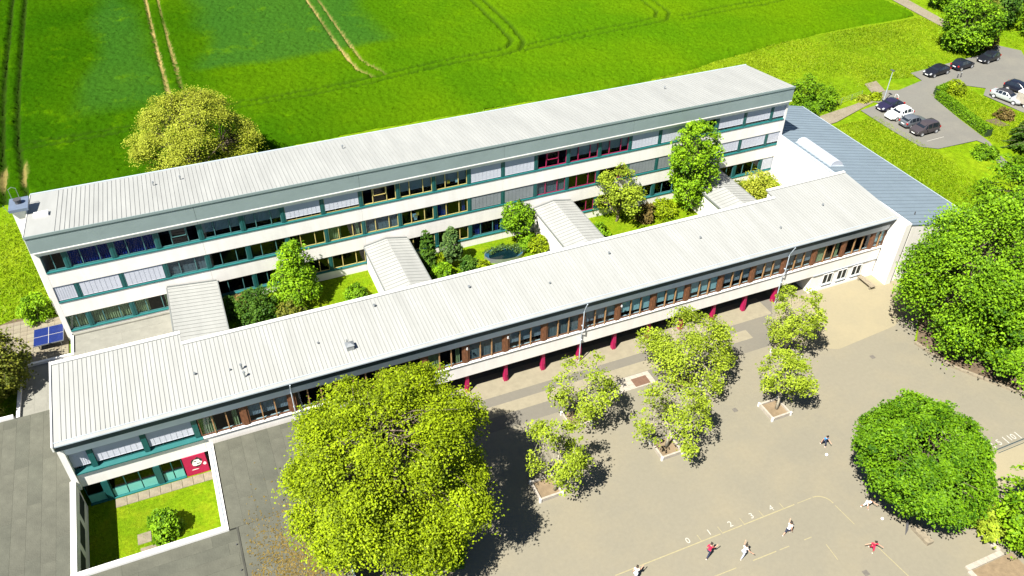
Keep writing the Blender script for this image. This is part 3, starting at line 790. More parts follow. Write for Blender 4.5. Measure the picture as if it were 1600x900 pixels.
# panel picture: a plain stand-in, red field with loose pale and dark brush shapes
mu = pb(MB().box(7.68, 9.42, -18.72, -18.40, .0, 2.225), 'wall_picture', 'mural_red')
mu['label'] = 'square crimson wall picture with loose white and black brush shapes'
def blob(cx, cz, rx, rz, n, seed, y, m):
    r = random.Random(seed)
    pts = [(cx + rx * math.cos(6.283 * i / n) * r.uniform(.75, 1.15), cz + rz * math.sin(6.283 * i / n) * r.uniform(.75, 1.15)) for i in range(n)]
    b = MB(); b.poly([(p[0], y, p[1]) for p in pts]); b.poly([(p[0], y + .002, p[1]) for p in reversed(pts)])
    pb(b, 'brush_mark', m, mu)
blob(8.68, 1.38, .46, .58, 14, 1, -18.724, 'mural_black')
blob(8.66, 1.34, .36, .42, 13, 2, -18.728, 'cloth_white')
blob(8.55, 1.52, .16, .06, 8, 3, -18.732, 'mural_black')
blob(8.80, 1.22, .18, .07, 8, 4, -18.732, 'mural_black')
blob(9.22, 1.02, .12, .18, 8, 5, -18.724, 'cloth_white')
blob(8.40, .62, .30, .05, 8, 6, -18.724, 'cloth_white')
# roof vents on the wing
for (vx, vy, h, r_) in ((13.78, -16.6, .5, .07), (13.87, -17.5, .5, .07), (10.3, -15.9, .18, .06), (12.9, -16.4, .12, .05), (25.5, -13.4, .22, .07), (20, -16, .12, .05), (34, -14, .2, .07), (41, -16, .12, .06), (48, -14.2, .2, .07), (57.5, -15.2, .2, .06), (66, -16.6, .15, .06), (72.5, -15, .2, .06)):
    z = zB(vy)
    pb(MB().tube([(vx, vy, z - .02), (vx, vy, z + h)], r_, 7).tube([(vx, vy, z + h), (vx, vy, z + h + .08)], [r_ * 1.9, r_ * 1.4], 7), 'roof_vent', 'metal_grey')
vx, vy = 22.3, -17.4; z = zB(vy)
pb(MB().box(vx - .30, vx + .30, vy - .28, vy + .28, z - .02, z + .45).hexa([(vx - .36, vy - .34, z + .46), (vx + .36, vy - .34, z + .46), (vx + .36, vy + .34, z + .46), (vx - .36, vy + .34, z + .46)], [(vx - .1, vy - .1, z + .62), (vx + .1, vy - .1, z + .62), (vx + .1, vy + .1, z + .62), (vx - .1, vy + .1, z + .62)]).tube([(vx - .1, vy + .5, z), (vx - .1, vy + .5, z + .55), (vx - .1, vy + .2, z + .7)], .07, 7), 'fan_box', 'metal_grey')

# ------------------------------------------------------------------ four glazed-in connecting corridors
def corridor(name, label, x0, x1, zl, zr, ridge):
    t = thing(name, label, 'building', ((x0 + x1) / 2, -6, 2), 0, 'connecting corridors between the two school blocks')
    def pc(b, n, m):
        o = b.build(n, m, t); o.location = (-(x0 + x1) / 2, 6, -2); return o
    y0, y1 = -12.26, -.20
    pc(MB().box(x0 + .12, x0 + .32, y0, y1, 1.3, zl - .12), 'side_wall', 'white_plaster')
    pc(MB().box(x1 - .32, x1 - .12, y0, y1, 1.3, zr - .12), 'side_wall', 'white_plaster')
    if ridge:
        xm = (x0 + x1) / 2 + .1; zr_ = max(zl, zr) + .42; pl = [((x0, zl), (xm - .002, zr_)), ((xm + .002, zr_), (x1, zr))]
    else: pl = [((x0, zl), (x1, zr))]
    sm = MB()
    for (xa, za), (xb, zb) in pl:
        pc(MB().hexa([(xa, y0, za - .1), (xb, y0, zb - .1), (xb, y1, zb - .1), (xa, y1, za - .1)], [(xa, y0, za), (xb, y0, zb), (xb, y1, zb), (xa, y1, za)]), 'roof', 'roof_metal')
        y = y0 + .3
        while y < y1 - .1:
            sm.hexa([(xa + .05, y - .014, za - .01), (xb - .05, y - .014, zb - .01), (xb - .05, y + .014, zb - .01), (xa + .05, y + .014, za - .01)], [(xa + .05, y - .014, za + .05), (xb - .05, y - .014, zb + .05), (xb - .05, y + .014, zb + .05), (xa + .05, y + .014, za + .05)])
            y += .52
    tag(pc(sm, 'standing_seams', 'seam_metal'), kind='stuff')
    pc(MB().box(x0 - .10, x0 - .002, y0, y1, zl - .14, zl + .03), 'gutter', 'trim_grey')
    pc(MB().box(x1 + .002, x1 + .10, y0, y1, zr - .14, zr + .03), 'gutter', 'trim_grey')
    pc(MB().tube([(x1 + .05, y1 - .3, zr - .1), (x1 + .0, y1 - .3, zr - .6), (x1 - .06, y1 - .3, zr - .8), (x1 - .06, y1 - .3, 1.9)], .04, 6), 'downpipe', 'band_grey')
    for (xa, za), (xb, zb) in pl:
        pc(MB().hexa([(xa, y1 + .002, za - .1), (xb, y1 + .002, zb - .1), (xb, y1 + .12, zb - .1), (xa, y1 + .12, za - .1)], [(xa, y1 + .002, za + .10), (xb, y1 + .002, zb + .10), (xb, y1 + .12, zb + .10), (xa, y1 + .12, za + .10)]), 'wall_flashing', 'trim_grey')
corridor('connecting_corridor', 'leftmost connecting corridor roof, single slope, beside the flat grey roof', 9.0, 13.4, 5.55, 5.05, False)
corridor('connecting_corridor', 'second connecting corridor from the left, with low ridged roof, left of the cypress', 27.85, 32.35, 5.1, 5.05, True)
corridor('connecting_corridor', 'third connecting corridor from the left, right of the blue pond', 46.65, 51.15, 5.1, 5.1, True)
corridor('connecting_corridor', 'rightmost connecting corridor roof, right of the tall courtyard tree', 65.6, 70.3, 5.1, 5.0, True)

# ------------------------------------------------------------------ hall with blue-grey pent roof at the right
hall = thing('sports_hall', 'hall with blue-grey seamed pent roof and white walls at the right end', 'building', (84, -6, 1))
def ph(b, n, m, parent=None, **k):
    o = b.build(n, m, parent or hall, **k)
    if parent is None: o.location = (-84, 6, -1)
    return o
def zH(x): return 7.52 + (x - 78.9) * (4.95 - 7.52) / (90.2 - 78.9)
y0, y1 = -20.45, 9.3
ph(MB().hexa([(78.9, y0, 7.40), (90.2, y0, 4.83), (90.2, y1, 4.83), (78.9, y1, 7.40)], [(78.9, y0, 7.52), (90.2, y0, 4.95), (90.2, y1, 4.95), (78.9, y1, 7.52)]), 'roof', 'roof_blue')
sm = MB(); y = y0 + .4
while y < y1 - .2:
    if not (-7.9 < y < -1.9 and False):
        sm.hexa([(79.1, y - .02, zH(79.1) - .01), (90.1, y - .02, zH(90.1) - .01), (90.1, y + .02, zH(90.1) - .01), (79.1, y + .02, zH(79.1) - .01)], [(79.1, y - .02, zH(79.1) + .035), (90.1, y - .02, zH(90.1) + .035), (90.1, y + .02, zH(90.1) + .035), (79.1, y + .02, zH(79.1) + .035)])
    y += .74
tag(ph(sm, 'standing_seams', 'seam_blue'), kind='stuff')
ph(MB().box(78.60, 78.895, -.02, -10.72, 1.5, 7.45) if False else MB().box(78.60, 78.895, -10.68, -.03, 1.5, 7.56), 'west_wall', 'white_plaster')
ph(MB().box(78.56, 78.93, -10.68, -.03, 7.562, 7.62), 'wall_coping', 'band_grey')
ph(MB().box(78.87, 79.32, -20.62, -10.70, -.05, 7.66), 'west_wall', 'white_plaster')
ph(MB().box(78.58, 78.868, -20.62, -18.74, -.05, 7.66), 'west_wall', 'white_plaster')
ph(MB().box(79.80, 90.0, -20.40, -20.15, -.05, 4.86), 'front_wall', 'white_plaster')
ph(MB().hexa([(79.8, -20.40, 4.862), (90.0, -20.40, 4.862), (90.0, -20.15, 4.862), (79.8, -20.15, 4.862)], [(79.8, -20.40, 7.1), (90.0, -20.40, 4.864), (90.0, -20.15, 4.864), (79.8, -20.15, 7.1)]), 'front_wall', 'white_plaster')
ph(MB().box(89.75, 90.0, -20.1, 9.1, -.05, 4.80), 'east_wall', 'white_plaster')
ph(MB().box(78.9, 89.7, 8.85, 9.1, 1, 4.80), 'north_wall', 'white_plaster')
ph(MB().box(79.34, 79.78, -20.25, -20.2, .1, 7.0), 'slot_glazing', 'car_glass')
for z in (1.2, 2.4, 3.6, 4.8, 6.0): ph(MB().box(79.34, 79.78, -20.30, -20.252, z, z + .06), 'slot_bar', 'frame_teal')
ph(MB().box(90.2, 90.32, y0, y1, 4.78, 4.93), 'eave_gutter', 'band_grey')
ph(MB().box(82.2, 88.6, -20.46, -20.405, 1.0, 2.6), 'window', 'car_glass')
ph(MB().box(82.1, 88.7, -20.52, -20.465, .88, .98), 'window_sill', 'white_paint')
# barrel skylight
b = MB(); n = 8; xa, xb = 79.75, 81.55; ya, yb = -7.9, -2.0
arc = [(xa + (xb - xa) * (1 - math.cos(math.pi * i / n)) / 2, math.sin(math.pi * i / n) * .62) for i in range(n + 1)]
for i in range(n):
    (p, hp), (q_, hq) = arc[i], arc[i + 1]
    b.poly([(p, ya, zH(p) + .14 + hp), (q_, ya, zH(q_) + .14 + hq), (q_, yb, zH(q_) + .14 + hq), (p, yb, zH(p) + .14 + hp)])
for yy in (ya, yb): b.poly([(p, yy, zH(p) + .14 + hp) for p, hp in arc])
ph(b, 'barrel_skylight', 'blind_white')
ph(MB().hexa([(xa - .12, ya - .12, zH(xa) - .02), (xb + .12, ya - .12, zH(xb) - .06), (xb + .12, yb + .12, zH(xb) - .06), (xa - .12, yb + .12, zH(xa) - .02)], [(xa - .12, ya - .12, zH(xa) + .14), (xb + .12, ya - .12, zH(xb) + .13), (xb + .12, yb + .12, zH(xb) + .13), (xa - .12, yb + .12, zH(xa) + .14)]), 'skylight_kerb', 'band_grey')
ph(MB().tube([(82.0, -18.5, zH(82) - .02), (82.0, -18.5, zH(82) + .35)], .06, 7), 'roof_vent', 'metal_dark')

# ------------------------------------------------------------------ low flat-roofed buildings at the left
low = thing('flat_roof_building', 'single-storey building with grey felt roof around a small lawn courtyard', 'building', (0, -30, 0))
def pl_(b, n, m, parent=None, **k):
    o = b.build(n, m, parent or low, **k)
    if parent is None: o.location = (0, 30, 0)
    return o
def felt(x0, x1, y0, y1, z, along, seed, w=1.0, L=5.0, mats=('felt_a', 'felt_b', 'felt_c')):
    """roofing felt laid sheet by sheet on a dark deck"""
    r = random.Random(seed)
    pl_(MB().box(x0, x1, y0, y1, z - .22, z), 'roof_deck', 'felt_joint')
    a0, a1, b0, b1 = (x0, x1, y0, y1) if along == 'y' else (y0, y1, x0, x1)
    n = max(1, round((a1 - a0) / w)); ww = (a1 - a0) / n
    for i in range(n):
        p = b0 - r.uniform(0, L * .8)
        while p < b1:
            s, e = max(p, b0), min(p + L, b1); p += L
            if e - s < .1: continue
            c = (a0 + i * ww + .004, a0 + (i + 1) * ww - .004, s + .004, e - .004)
            zz = z + .004 + .003 * (i % 2) + r.uniform(0, .003)
            m = r.choice(mats)
            key = ('felt', round(c[1] - c[0], 2), round(c[3] - c[2], 2), along, m)
            dx, dy = (c[1] - c[0], c[3] - c[2]) if along == 'y' else (c[3] - c[2], c[1] - c[0])
            me = cached(key, lambda: MB().box(0, dx, 0, dy, -.003, .004).mesh('felt_sheet', m))
            ox, oy = (c[0], c[2]) if along == 'y' else (c[2], c[0])
            link('felt_sheet', me, low, (ox, oy + 30, zz))
felt(-16, -.16, -48, -9.9, 3.0, 'y', 1)
felt(-.16, 10.9, -48, -27.62, 3.0, 'x', 2, 1.0, 6)
felt(10.3, 17.6, -27.6, -18.95, 3.15, 'y', 3)
felt(10.92, 17.6, -36, -27.62, 3.15, 'y', 4)
felt(-.1, 8.95, -10.6, -.06, 2.55, 'x', 5, 1.3, 5, ('felt_pale',))
felt(-4.1, -.12, -9.88, -2.95, 2.35, 'y', 6, 1.0, 4, ('felt_pale',))
# parapets and courtyard trims
pl_(MB().box(-.16, .24, -27.6, -18.75, 2.9, 3.22), 'courtyard_trim', 'white_paint')
pl_(MB().box(-.16, 10.28, -27.62, -27.22, 3.0 + .02, 3.26), 'courtyard_trim', 'white_paint')
pl_(MB().box(9.84, 10.28, -27.2, -18.9, 2.9, 3.28), 'courtyard_trim', 'white_paint')
pl_(MB().box(9.98, 10.10, -27.1, -18.95, 3.282, 3.34), 'trim_cap', 'band_grey')
pl_(MB().box(-.12, .20, -27.5, -18.76, -.05, 2.898), 'courtyard_wall', 'white_plaster')
pl_(MB().box(-.12, 10.2, -27.58, -27.26, -.05, 2.95), 'courtyard_wall', 'white_plaster')
pl_(MB().box(9.88, 10.2, -27.22, -18.9, -.05, 2.895), 'courtyard_wall', 'white_plaster')
for y in (-26.6, -23.9, -21.2):
    window(low, .20, y + 30 + 0, .95, 2.2, 1.3, 'frame_teal', 'dark', (.5,), 'glass_green', rz=R(90))
    pl_(MB().box(.202, .206, y + .06, y + 2.14, 1.0, 2.2), 'window_backing', 'dark_wall')
pl_(MB().box(17.3, 17.58, -36, -18.95, -.05, 2.92), 'outer_wall', 'white_plaster')
pl_(MB().box(10.3, 17.28, -36, -35.7, -.05, 2.92), 'outer_wall', 'white_plaster')
pl_(MB().box(17.602, 17.72, -36, -18.95, 2.85, 3.25), 'roof_edge', 'band_grey')
pl_(MB().box(-4.36, -4.1, -9.9, -2.70, 1.0, 2.62), 'parapet', 'white_paint')
pl_(MB().box(-4.09, .12, -2.94, -2.70, 1.0, 2.62), 'parapet', 'white_paint')
pl_(MB().box(-.10, .12, -2.69, -.05, 1.0, 2.72), 'parapet', 'white_paint')
pl_(MB().box(-16, -4.38, -9.88, -9.6, .5, 3.25), 'parapet', 'white_paint')
pl_(MB().box(-4.05, -.2, -9.87, -9.5, 2.36, 2.62), 'roof_step', 'white_paint')
pl_(MB().box(.0, 8.9, -.32, -.062, 2.56, 2.72), 'wall_flashing', 'felt_pale')
pl_(MB().hexa([(10.75, -36, 3.01), (10.90, -36, 3.01), (10.28, -27.62, 3.01), (10.13, -27.62, 3.01)], [(10.75, -36, 3.2), (10.90, -36, 3.2), (10.28, -27.62, 3.2), (10.13, -27.62, 3.2)]) if False else MB().box(10.78, 10.915, -36, -27.63, 3.012, 3.2), 'roof_step', 'felt_joint')
for y in (-29.0, -31.2): pl_(MB().tube([(10.6, y, 3.0), (10.6, y, 3.12)], .05, 7), 'roof_bolt', 'metal_dark')

# ------------------------------------------------------------------ paved ground
pg = sheet('playground', [(17.75, -80), (110, -80), (110, -60), (83, -41), (78.3, -37.6), (75.2, -32.6), (74.6, -29.0), (80.5, -24.0), (80.5, -20.3), (78.9, -20.3), (78.9, -14.4), (17.75, -14.4)], .004, 'asphalt')
tag(pg, kind='structure')
sheet('asphalt_bay', [(17.8, -23.8), (61.5, -23.8), (66, -18.0), (66, -14.4), (17.8, -14.4)], .008, 'asphalt_grey', pg)
sheet('paved_strip', [(17.8, -19.95), (64.5, -19.95), (64.5, -17.2), (17.8, -17.2)], .012, 'concrete', pg)
sheet('paved_strip', [(17.8, -22.25), (60.5, -22.25), (60.5, -21.0), (17.8, -21.0)], .012, 'concrete', pg)
sheet('tan_surface', [(61.6, -23.9), (67.2, -26.8), (74.8, -26.2), (80.4, -23.6), (80.4, -20.4), (78.6, -20.4), (78.6, -18.6), (66.2, -18.6)], .012, 'asphalt_tan', pg)
sheet('tan_surface', [(70.9, -42.2), (82, -42.2), (110, -61), (110, -79), (76, -79), (64.5, -47.6), (66, -44)], .010, 'asphalt_tan', pg)
_r = random.Random(4)
def slabs(x0, x1, y0, y1, nx, ny, z, m, parent, name='slab', gap=.02, h=.03, drop=0.0, zj=.006):
    dx, dy = (x1 - x0) / nx, (y1 - y0) / ny
    me = cached(('slab', round(dx, 3), round(dy, 3), m), lambda: MB().box(0, dx - gap, 0, dy - gap, -.05, h).mesh(name, m))
    for i in range(nx):
        for j in range(ny):
            if _r.random() < drop: continue
            link(name, me, parent, (x0 + i * dx + gap / 2, y0 + j * dy + gap / 2, z + _r.uniform(0, zj)))
slabs(44.6, 48.5, -23.9, -22.3, 6, 3, .0, 'stone_pale', pg)
pg_mat = MB().box(46.45, 48.0, -23.75, -22.75, .036, .05).build('rubber_mat', 'brown_mat', pg)

for (x, y) in ((53.2, -29.6), (52.6, -46.9), (69.5, -28.9)):
    MB().box(x - .22, x + .22, y - .22, y + .22, .003, .011).build('drain_cover', 'cover_iron', pg)
def stripe(pts, w, z, m, name='line_marking'):
    for (a, b) in zip(pts[:-1], pts[1:]):
        a, b = Vector((*a, 0)), Vector((*b, 0)); d = (b - a).normalized(); nrm = Vector((-d.y, d.x, 0)) * w / 2
        sheet(name, [a - nrm, b - nrm, b + nrm, a + nrm], z, m, pg)
stripe([(35.4, -39.95), (44.6, -39.93)], .085, .008, 'line_yellow'); stripe([(44.75, -39.93), (46.6, -39.92)], .08, .008, 'line_yellow'); stripe([(46.75, -39.92), (51.6, -39.9)], .085, .008, 'line_yellow'); stripe([(51.9, -39.9), (53.3, -39.9)], .05, .008, 'line_yellow')
arc = [(53.4 + 1.15 * math.sin(a), -41.0 + 1.1 * math.cos(a)) for a in [i * math.pi / 16 for i in range(9)]]
stripe(arc, .09, .0125, 'line_yellow'); stripe([(54.55, -41.2), (54.75, -43.2)], .06, .008, 'line_yellow'); stripe([(54.95, -45.2), (55.35, -48.6)], .07, .008, 'line_yellow')
for a, b, w in (((40.6, -42.8), (44.0, -42.85), .07), ((45.5, -42.82), (47.6, -42.84), .08), ((47.9, -42.84), (48.8, -42.85), .06), ((50.2, -42.85), (50.9, -42.85), .06), ((51.5, -43.8), (51.42, -45.2), .06)): stripe([a, b], w, .008, 'line_yellow')
for x in (42.9, 44.78, 46.82, 48.65, 50.6): stripe([(x, -39.88), (x - .03, -39.30)], .05, .008, 'line_yellow')
for x in (71.3, 72.78, 74.25): stripe([(x, -41.85), (x, -41.1)], .10, .016, 'line_white')
stripe([(71.0, -41.98), (78, -41.98)], .09, .016, 'slate_dark')
stripe([(71.0, -42.3), (74.2, -42.3)], .06, .016, 'slate_dark')
def digits(txt, x, y, size, m):
    c = bpy.data.curves.new('digit', 'FONT'); c.body = txt; c.size = size; c.align_x = 'CENTER'; c.offset = .004; c.resolution_u = 3
    t = bpy.data.objects.new('digit_curve', c); COL.objects.link(t)
    dg = bpy.context.evaluated_depsgraph_get(); me = bpy.data.meshes.new_from_object(t.evaluated_get(dg))
    bpy.data.objects.remove(t)
    me.name = 'digit'; me.materials.clear(); me.materials.append(MATS[m])
    link('digit', me, pg, (x, y, .016))
for k, x in enumerate((41.95, 43.86, 45.81, 47.79, 49.68)): digits(str(k), x, -39.70, .70, 'line_white')
digits('5', 72.05, -41.72, .85, 'line_white'); digits('10', 73.5, -41.72, .85, 'line_white')
pbed = sheet('planting_bed', [(74.9, -29.0), (75.5, -32.5), (78.6, -37.5), (83.2, -40.9), (110, -59.8), (120, -59), (120, -24), (92, -18.5), (90.5, -20.8), (81, -20.8), (80.7, -23.9)], .003, 'soil'); tag(pbed, kind='structure')
for (a, b_) in (((74.75, -28.9), (75.35, -32.6)), ((75.37, -32.65), (78.4, -37.6)), ((78.45, -37.65), (83.1, -41.0))):
    a, b_ = Vector((*a, 0)), Vector((*b_, 0)); d = (b_ - a).normalized(); nn = Vector((-d.y, d.x, 0)) * .14
    MB().prism([(a - nn)[:2], (b_ - nn)[:2], (b_ + nn)[:2], (a + nn)[:2]][::1], 0, .22).build('bed_edging', 'timber_grey', pbed)
# edging by the round tree, sand pit corner at the bottom right
b = MB().box(57.4, 57.7, -45.7, -42, 0, .12)
tag(MB().box(58.5, 59.1, -46.9, -45.2, .0, .32).build('timber_beam', 'timber_grey'), 'short weathered timber beam lying under the round dense tree', 'beam')
sp = thing('sand_pit', 'sand pit with pale stone edging in the bottom right corner', 'sand pit', (62, -51, 0))
for (x0, x1, y0, y1) in ((59.75, 63.3, -49.75, -49.35), (59.55, 59.95, -54, -49.76), (63.0, 63.45, -49.34, -44.8)):
    n = max(1, int(max(x1 - x0, y1 - y0) / .6))
    for i in range(n):
        if x1 - x0 > y1 - y0: q_ = (x0 + (x1 - x0) * i / n + .01, x0 + (x1 - x0) * (i + 1) / n - .01, y0, y1)
        else: q_ = (x0, x1, y0 + (y1 - y0) * i / n + .01, y0 + (y1 - y0) * (i + 1) / n - .01)
        o = MB().box(*q_, 0, .12 + _r.uniform(0, .02)).build('edging_stone', 'stone_pale', sp); o.location = (-62, 51, 0)
o = sheet('sand', [(59.96, -54), (64, -54), (64, -49.8), (59.96, -49.8)], .05, 'sand', sp); o.location = (-62, 51, 0)
ng = thing('net_bundle', 'dark netting heap lying on the ground under the round tree', 'net', (58.4, -44.9, 0))
b = MB()
for k in range(9): b.tube([(57.7 + .06 * k, -45.5 + .03 * k, .03 + .02 * (k % 3)), (58.3 + .05 * k, -44.9 + .02 * k, .25 + .05 * (k % 2)), (59.0 + .04 * k, -44.2, .5)], .02, 4)
o = b.build('strand', 'metal_dark', ng); o.location = (-58.4, 44.9, 0)
# courtyards
lw = sheet('lawn', [(.2, -27.3), (9.9, -27.3), (9.9, -18.5), (.2, -18.5)], .012, 'lawn'); tag(lw, kind='structure')
slabs(2.2, 9.7, -19.75, -18.85, 9, 1, .0, 'paving', lw, 'paving_slab', .03, .05)
slabs(3.55, 4.55, -23.95, -22.95, 1, 1, .0, 'paving', lw, 'paving_slab', .03, .05); slabs(3.7, 4.9, -25.1, -24.3, 1, 1, .0, 'paving', lw, 'paving_slab', .03, .05)
for i, (x0, x1) in enumerate(((13.4, 27.9), (32.3, 46.7), (51.1, 65.7), (70.2, 78.6))):
    l2 = sheet('courtyard_lawn', [(x0 - .3, -12.3), (x1 + .3, -12.3), (x1 + .3, -.01), (x0 - .3, -.01)], 2.0, 'lawn'); tag(l2, kind='structure')
# terrace at the left
tr = sheet('terrace', [(-6.4, -2.6), (-.46, -2.6), (-.46, 3.6), (-5.2, 5.2), (-6.6, 4.6)], 2.02, 'soil'); tag(tr, kind='structure')
pvm = [MB().box(.012, .58, .012, .58, -.04, .03).mesh('paver', m) for m in ('paving', 'concrete', 'paving')]
for i in range(10):
    for j in range(12):
        x = -6.4 + .59 * i; y = -2.5 + .59 * j
        if y + .5 > 5.2 - .34 * (x + 5.2): continue
        link('paver', _r.choice(pvm), tr, (x, y, 2.02 + _r.uniform(0, .008)))
# car park, paths
cp = sheet('car_park', [(101.6, 9.8), (101.4, 3.4), (101.6, -1.4), (103.4, -2.7), (109.9, -2.9), (110.3, -4.5), (108.5, -7), (107, -9.5), (108.6, -9.8), (109.6, -7), (111.2, -3.8), (112.6, 2.5), (114.2, 8.4), (116.7, 10.5), (121.4, 11.0), (124.1, 8.6), (121.9, 7.0), (122.6, 1), (126, -6), (160, -6), (160, 12), (138, 13.2), (141.0, 17.0), (138.8, 20.6), (136.5, 18.4), (117.6, 16.9), (117.2, 14.2), (111.5, 12.9), (109.6, 13.6), (105, 11.6), (105.8, 10.4)], 2.03, 'asphalt_lot'); tag(cp, kind='structure')
for (a, b_) in (((103.5, -.6), (106.6, -.5)),):
    a, b_ = Vector((*a, 0)), Vector((*b_, 0)); d = (b_ - a).normalized(); nn = Vector((-d.y, d.x, 0)) * .035
    sheet('bay_line', [a - nn, b_ - nn, b_ + nn, a + nn], 2.036, 'line_white', cp)
fp = sheet('field_path', [(137.8, 20.2), (139.3, 20.0), (139.4, 30), (141.2, 42), (141.5, 60), (139.2, 60), (138.4, 43), (136.9, 30.5)], 2.042, 'gravel_path'); tag(fp, kind='structure')
f2 = sheet('footpath', [(90.2, 7.6), (96, 8.2), (102.7, 10.4), (108, 12.0), (107.7, 13.0), (102.2, 11.6), (94.4, 10.4), (90.2, 10)], 2.046, 'gravel_path'); tag(f2, kind='structure')
f3 = sheet('gravel_patch', [(106.9, 13.2), (109.4, 13.4), (110.6, 16.6), (108.2, 16.4)], 2.05, 'gravel_path'); tag(f3, kind='structure')
f4 = sheet('bare_soil_patch', [(115.6, 1.0), (116.0, -1.2), (117.6, -1.4), (117.5, .9)], 2.034, 'soil'); tag(f4, kind='structure')

make_blades('meadow_grass', 'long yellow-green meadow grass around the car park and field edge', [
    (90.4, 102.5, -16, 7.5, 26000, None), (92, 137, 13, 34.5, 52000, lambda x, y: (y > np.interp(x, [92, 100, 105, 111, 117.3, 117.5, 136, 138], [10.8, 11.8, 13, 17, 15.5, 17.2, 18.6, 21])) & (y < np.interp(x, [90, 104, 118, 137], [31.5, 34, 35.2, 35.6]))),
    (112, 123.5, -6, 10, 14000, lambda x, y: (x > np.interp(y, [-6, -4, 2.5, 8], [110.6, 111.4, 113, 114.6])) & (x < np.interp(y, [-6, 4, 8], [124, 121.6, 121.6]))),
    (50, 100, 26, 34, 14000, lambda x, y: y < np.interp(x, [50, 60, 72, 90, 100], [29.2, 29.2, 28.2, 31.2, 33])),
    (-20, -1.8, 4.8, 26, 16000, None), (139.5, 165, 14, 70, 12000, lambda x, y: x > np.interp(y, [14, 30, 42], [141, 140, 142]))], 'blade_meadow', .17, 21)
make_blades('courtyard_grass', 'short lawn grass inside the school courtyards', [
    (.4, 9.7, -27, -19.9, 9000, None), (13.5, 27.8, -8.5, -.1, 9000, None), (32.4, 46.6, -8.5, -.1, 9000, None), (51.2, 65.6, -8.5, -.1, 9000, None), (70.4, 78.5, -8.5, -.1, 4000, None)], 'blade_meadow', .09, 22)

